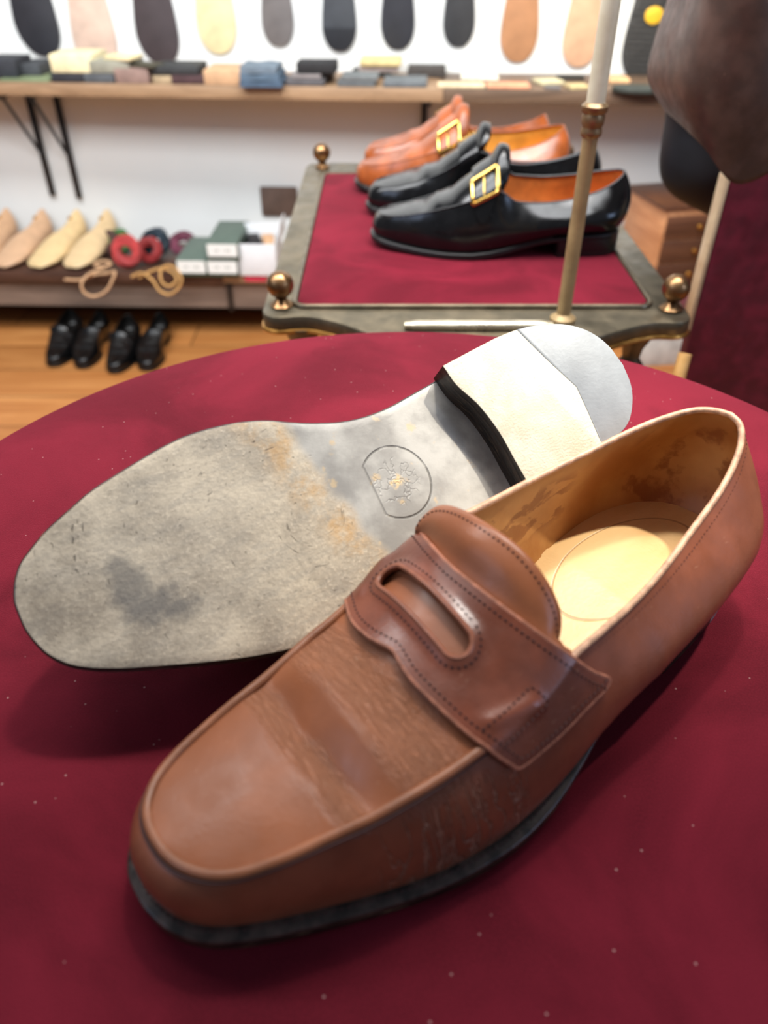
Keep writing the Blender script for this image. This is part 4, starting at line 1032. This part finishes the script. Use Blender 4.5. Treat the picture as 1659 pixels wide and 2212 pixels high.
r = empty('storage_box', (P[0], P[1]+.07, LSZ+.0006), -.03, 'open white cardboard box of leather bits beside the green boxes', 'box')
mw = simple('white_card', (226, 228, 230), .6, var=.02); hb = .088
for nm, c, d_ in (('front_wall', (0, -.065, hb/2), (w, .003, hb)), ('back_wall', (0, .065, hb/2+.008), (w, .003, hb+.016)), ('side_wall', (-w/2, 0, hb/2), (.003, .127, hb)), ('side_wall', (w/2, 0, hb/2+.004), (.003, .127, hb+.008)), ('base', (0, 0, .002), (w, .13, .003))):
    mb = MB(); mb.box(c, d_, bev=.0006); mb.build(nm, mw, r, auto=40)
mb = MB(); mb.box((w/2+.012, .01, hb+.022), (.003, .11, .045), bev=.0006); fl = mb.build('flap', mw, r, auto=40)
for dx, dy, rgb, lab in ((-.018, .015, (38, 36, 38), 'black leather block in the open white box'), (.024, .012, (214, 170, 130), 'tan leather block in the open white box')):
    rr = empty('leather_block', (r.location.x+dx, r.location.y+dy, r.location.z+.0042), .25, lab, 'leather block', 'leather blocks in the white box'); mb = MB(); mb.box((0, 0, .038), (.034, .075, .076), bev=.003); mb.build('piece', simple('slab_%d_%d_%d' % rgb, rgb, .7), rr, auto=40)
P = atz(546, 606, -.542); mb = MB(); r = empty('price_tag', (P[0], lf(P[0])-.0012, LSZ-.0105), -.03, 'small red tag on the shelf edge under the white box', 'tag')
mb.box((0, 0, 0), (.062, .002, .019), bev=.0005); mb.build('card', simple('red_card', (226, 62, 92), .5), r, auto=40)
P = atwall(605, 470, .02); Q = atwall(605, 404, .01); r = empty('leather_square', (P[0], wall_y(P[0])-.004, P[2]), -.05, 'dark brown leather square on the wall above the white box', 'leather piece')
mb = MB(); o = rrect(-.055, .055, 0, float(Q[2]-P[2]), .006); mb.prism(o, 0, .004, bev=.001); mb.V = [(a, -c, b) for a, b, c in mb.V]; mb.build('piece', simple('dk_brown_hide', (96, 76, 66), .6), r, auto=40)
# small chest of drawers on the low shelf at the right
m_chest = wood('chest_wood', (76, 46, 32), (108, 70, 48), 1.6, 'X', .45); m_chest_s = wood('chest_lit_side', (176, 118, 78), (206, 148, 104), 1.6, 'Y', .45)  # second wood is a paler copy, the light on the side painted in
P = atz(1405, 600, -.542); cy = 2.02; ch = .203; cw = .20; cd = .20
r = empty('drawer_chest', (.800, cy+cd/2+.03, LSZ+.0006), .22, 'small wooden chest of drawers at the right behind the stand', 'chest')
mb = MB(); mb.box((0, 0, ch/2), (cw, cd, ch), bev=.002); mb.build('carcass', m_chest_s, r, auto=40)
mb = MB(); mb.box((0, 0, ch+.005), (cw+.014, cd+.012, .010), bev=.002); mb.build('lid', m_chest, r, auto=40)
for k in range(3):
    mb = MB(); mb.box((0, -cd/2-.003, .033+k*.063), (cw*.92, .008, .056), bev=.002); dr = mb.build('drawer', m_chest, r, auto=40)
    mb = MB(); mb.lathe([(.004, 0), (.004, .006), (.008, .009), (.006, .013)], (0, 0, 0), 14); mb.V = [(x, -cd/2-.007-z, .033+k*.063+y) for x, y, z in mb.V]; mb.build('knob', m_brass, dr, auto=50)
P = atz(1377, 500, -.542); r = empty('small_jar', (.600, 2.17, LSZ+.0006), 0, 'small white jar with dark lid left of the drawer chest', 'jar')
mb = MB(); mb.lathe([(.018, 0), (.020, .003), (.020, .075), (.017, .082)], n=24); mb.build('jar_body', mw, r, auto=40); mb = MB(); mb.lathe([(.018, .082), (.018, .098), (.016, .1)], n=24); mb.build('lid', simple('jar_lid', (52, 66, 84), .5), r, auto=40)
P = atz(1390, 740, -.75); r = empty('paper_box', (P[0], P[1]-.10, .0006), .1, 'pale grey paper box on the floor seen below the stand corner', 'box')
mb = MB(); mb.box((0, 0, .05), (.14, .10, .10), bev=.002); mb.build('box_body', simple('grey_card', (196, 194, 188), .7), r, auto=40)
mb = MB(); mb.box((0, -.001, .104), (.146, .106, .012), bev=.002); mb.build('lid', mw, r, auto=40)
# wooden handle standing behind the table at the right
P = aty(1480, 764, .70); Q = aty(1462, 830, .69)
ax_ = Vector(P)-Vector(Q); ax_.normalize(); L_ = .5
r = empty('wooden_stick', tuple(Vector(P)-ax_*L_), 0, 'round light wooden stick rising behind the table beside the burgundy chair', 'stick')
mb = MB(); mb.tube([ax_*k for k in np.linspace(0, L_, 8)], [.007]*6+[.0072, .0065], 16); mb.build('shaft', wood('beech', (206, 150, 84), (232, 184, 116), 1.5, 'X', .45), r, auto=40)
# black shoes on the floor
for k, (x, y, lab) in enumerate(((-.935, 1.955, 'black shoe on the floor, leftmost of the four'), (-.845, 1.945, 'black shoe on the floor, second from the left'), (-.752, 1.915, 'black shoe on the floor, third from the left'), (-.660, 1.930, 'black shoe on the floor, rightmost, partly behind the table'))):
    shoe_at('black_shoe', k % 2 == 1, FLR, x, y, .0006, 92, 'plain', .6, .82, lab, 'black shoes under the low shelf')

# burgundy chair with hides thrown over it --------------------------------
m_chair = leather('burgundy_hide', (112, 28, 48), .5, False, .3); m_chedge = wood('chair_edge', (196, 164, 128), (222, 196, 160), 1.0, 'X', .35)
cyf = .86
ch0 = empty('upholstered_chair', (.56, cyf+.03, 0), 0, 'burgundy upholstered chair back with a pale wooden edge at the right', 'chair')
pts = [(1597, 392), (1612, 350), (1632, 290), (1655, 220), (1690, 150), (1740, 110)]
TP = [aty(u, v, cyf) for u, v in pts]; BL = aty(1512, 690, cyf)
xl = float((TP[0][0]+BL[0])/2)
poly = [(xl, .10)]+[(xl, float(TP[0][2]))]+[(float(p[0]), float(p[2])) for p in TP[1:]]+[(.86, float(TP[-1][2])), (.86, .10)]
poly = [(x-.56, z) for x, z in poly][::-1]
mb = MB(); mb.prism(poly, -.011, .011, bev=.004); mb.V = [(a, c, b) for a, b, c in mb.V]; mb.build('back', m_chair, ch0, auto=40)
mb = MB(); mb.box((xl-.56-.003, .0, (float(TP[0][2])+TZ-.14)/2), (.006, .022, float(TP[0][2])-TZ+.14), bev=.002); tag(mb.build('edge_strip', m_chedge, ch0, auto=40), label='pale wooden edge of the chair back')
mb = MB(); mb.box((.16, .27, .43), (.34, .46, .09), bev=.02); mb.build('seat', m_chair, ch0, auto=40)
for lx, ly, lz in ((-.16, .005, .12), (.27, .005, .12), (.03, .46, .39), (.26, .46, .39)):
    mb = MB(); mb.box((lx, ly, lz/2), (.03, .03, lz), bev=.004); mb.build('leg', m_dkwood, ch0, auto=40)
def hide_sheet(nm, rows, m, label, th, cat):
    G = np.array([[aty(u, v, y) for u, v, y in r_] for r_ in rows]); P0 = G[-1].mean(0)
    fine = np.array([catmull(r_, 40) for r_ in G]); fine = np.stack([catmull(fine[:, j], 40) for j in range(40)], 1)
    o = empty(nm, tuple(P0), 0, label, cat); mb = MB(); mb.grid(fine-P0); s_ = mb.build('sheet', m, o, auto=None); solidify(s_, th, 0); return o
m_hide = leather('brown_hide', (84, 62, 54), .42, False, .5); m_bhide = simple('black_hide', (20, 20, 25), .6, var=.2, nscale=30, bump=.3)
hide_sheet('leather_hide', [
    [(1470, -120, .95), (1500, -120, .885), (1560, -120, .80), (1640, -120, .775), (1740, -120, .80), (1840, -120, .84)],
    [(1445, 0, .95), (1478, 0, .885), (1545, 0, .80), (1640, 0, .775), (1740, 0, .80), (1840, 0, .84)],
    [(1416, 90, .95), (1450, 95, .885), (1525, 100, .80), (1630, 110, .78), (1740, 110, .80), (1840, 110, .84)],
    [(1402, 165, .95), (1438, 180, .885), (1515, 200, .80), (1625, 220, .785), (1740, 230, .80), (1840, 230, .84)],
    [(1440, 238, .93), (1470, 264, .875), (1525, 318, .81), (1590, 396, .80), (1740, 330, .81), (1840, 330, .84)]], m_hide, 'dark brown leather hide thrown over the burgundy chair in a soft fold', .004, 'leather hide')
def pillow(nm, contour, y, th, m, label, cat):
    P = np.array([aty(u, v, y) for u, v in contour]); P = catmull(P, 64, True)[:-1]; c = P.mean(0); G = []
    for s_, rr in [(-1, r_) for r_ in np.sin(np.linspace(0.001, PI/2, 9))]+[(1, r_) for r_ in np.sin(np.linspace(PI/2, .001, 9))][1:]:
        q = (P-c)*rr; q[:, 1] += s_*th*math.sqrt(max(0, 1-rr*rr)); G.append(np.vstack([q, q[:1]]))
    o = empty(nm, tuple(c), 0, label, cat); mb = MB(); mb.grid(np.array(G)); mb.build('body', m, o, auto=None); return o
pillow('leather_bag', [(1446, 200), (1440, 260), (1432, 310), (1427, 360), (1432, 395), (1450, 420), (1490, 445), (1525, 462), (1560, 480), (1620, 470), (1660, 400), (1640, 250), (1560, 180)], 1.02, .06, m_bhide, 'black soft leather bag hanging behind the brown hide', 'bag')

# ---------------------------------------------------------------- light and camera
w = bpy.data.worlds.new('World'); SC.world = w; w.use_nodes = True
bg = w.node_tree.nodes['Background']; bg.inputs[0].default_value = (.86, .90, 1.0, 1); bg.inputs[1].default_value = .14
def area(name, loc_, target, size, power, color, shape='RECTANGLE', sy=None):
    l = bpy.data.lights.new(name, 'AREA'); l.shape = shape; l.size = size
    if sy: l.size_y = sy
    l.energy = power; l.color = color; o = bpy.data.objects.new(name, l); COL.objects.link(o); o.location = loc_
    o.rotation_euler = (Vector(target)-Vector(loc_)).to_track_quat('-Z', 'Y').to_euler(); return o
def spot(name, loc_, target, power, color, angle, blend, radius):
    l = bpy.data.lights.new(name, 'SPOT'); l.energy = power; l.color = color; l.spot_size = math.radians(angle); l.spot_blend = blend; l.shadow_soft_size = radius
    o = bpy.data.objects.new(name, l); COL.objects.link(o); o.location = loc_; o.rotation_euler = (Vector(target)-Vector(loc_)).to_track_quat('-Z', 'Y').to_euler(); return o
area('ceiling_light', (.35, 1.0, 2.5), (.05, .7, 0), .6, 9, (1.0, .94, .86), sy=.6)
area('wall_washer', (-.35, .9, 2.45), (-.3, 2.36, .55), 2.2, 48, (.98, .99, 1.0), sy=.35)
area('wall_fill', (-.45, .62, 1.7), (-.4, 2.36, .85), 2.2, 40, (.96, .98, 1.0), sy=.5)
area('window_light', (-1.7, -.5, 1.8), (0, .35, .8), .7, 6.5, (.60, .73, 1.0), sy=.9)
area('door_light', (1.7, -.45, 1.45), (.1, .25, .8), .45, 6.5, (.50, .66, 1.0), sy=.9)
spot('downlight', (.80, .66, 2.4), (.125, .375, TZ+.05), 185, (1.0, .92, .79), 13.5, 1.0, .03)
spot('ceiling_spot', (.22, .86, 2.5), (.0, .48, TZ), 78, (1.0, .93, .82), 28, 1.0, .06)
spot('shelf_lamp', (.55, 1.75, 1.35), (.66, 2.33, .45), 20, (1.0, .86, .62), 100, 1.0, .05)
cam = bpy.data.cameras.new('Camera'); co = bpy.data.objects.new('Camera', cam); COL.objects.link(co)
co.location = CAM; co.rotation_euler = (PI/2-PITCH, 0, 0)
cam.sensor_fit = 'VERTICAL'; cam.sensor_height = 36.0; cam.sensor_width = 27.0; cam.lens = 36.0*FPX/IH; cam.clip_start = .02
cam.dof.use_dof = True; cam.dof.focus_distance = .405; cam.dof.aperture_fstop = 6.8
SC.camera = co
SC.view_settings.view_transform = 'Standard'; SC.view_settings.look = 'None'; SC.view_settings.gamma = 1.0; SC.view_settings.exposure = 0.08
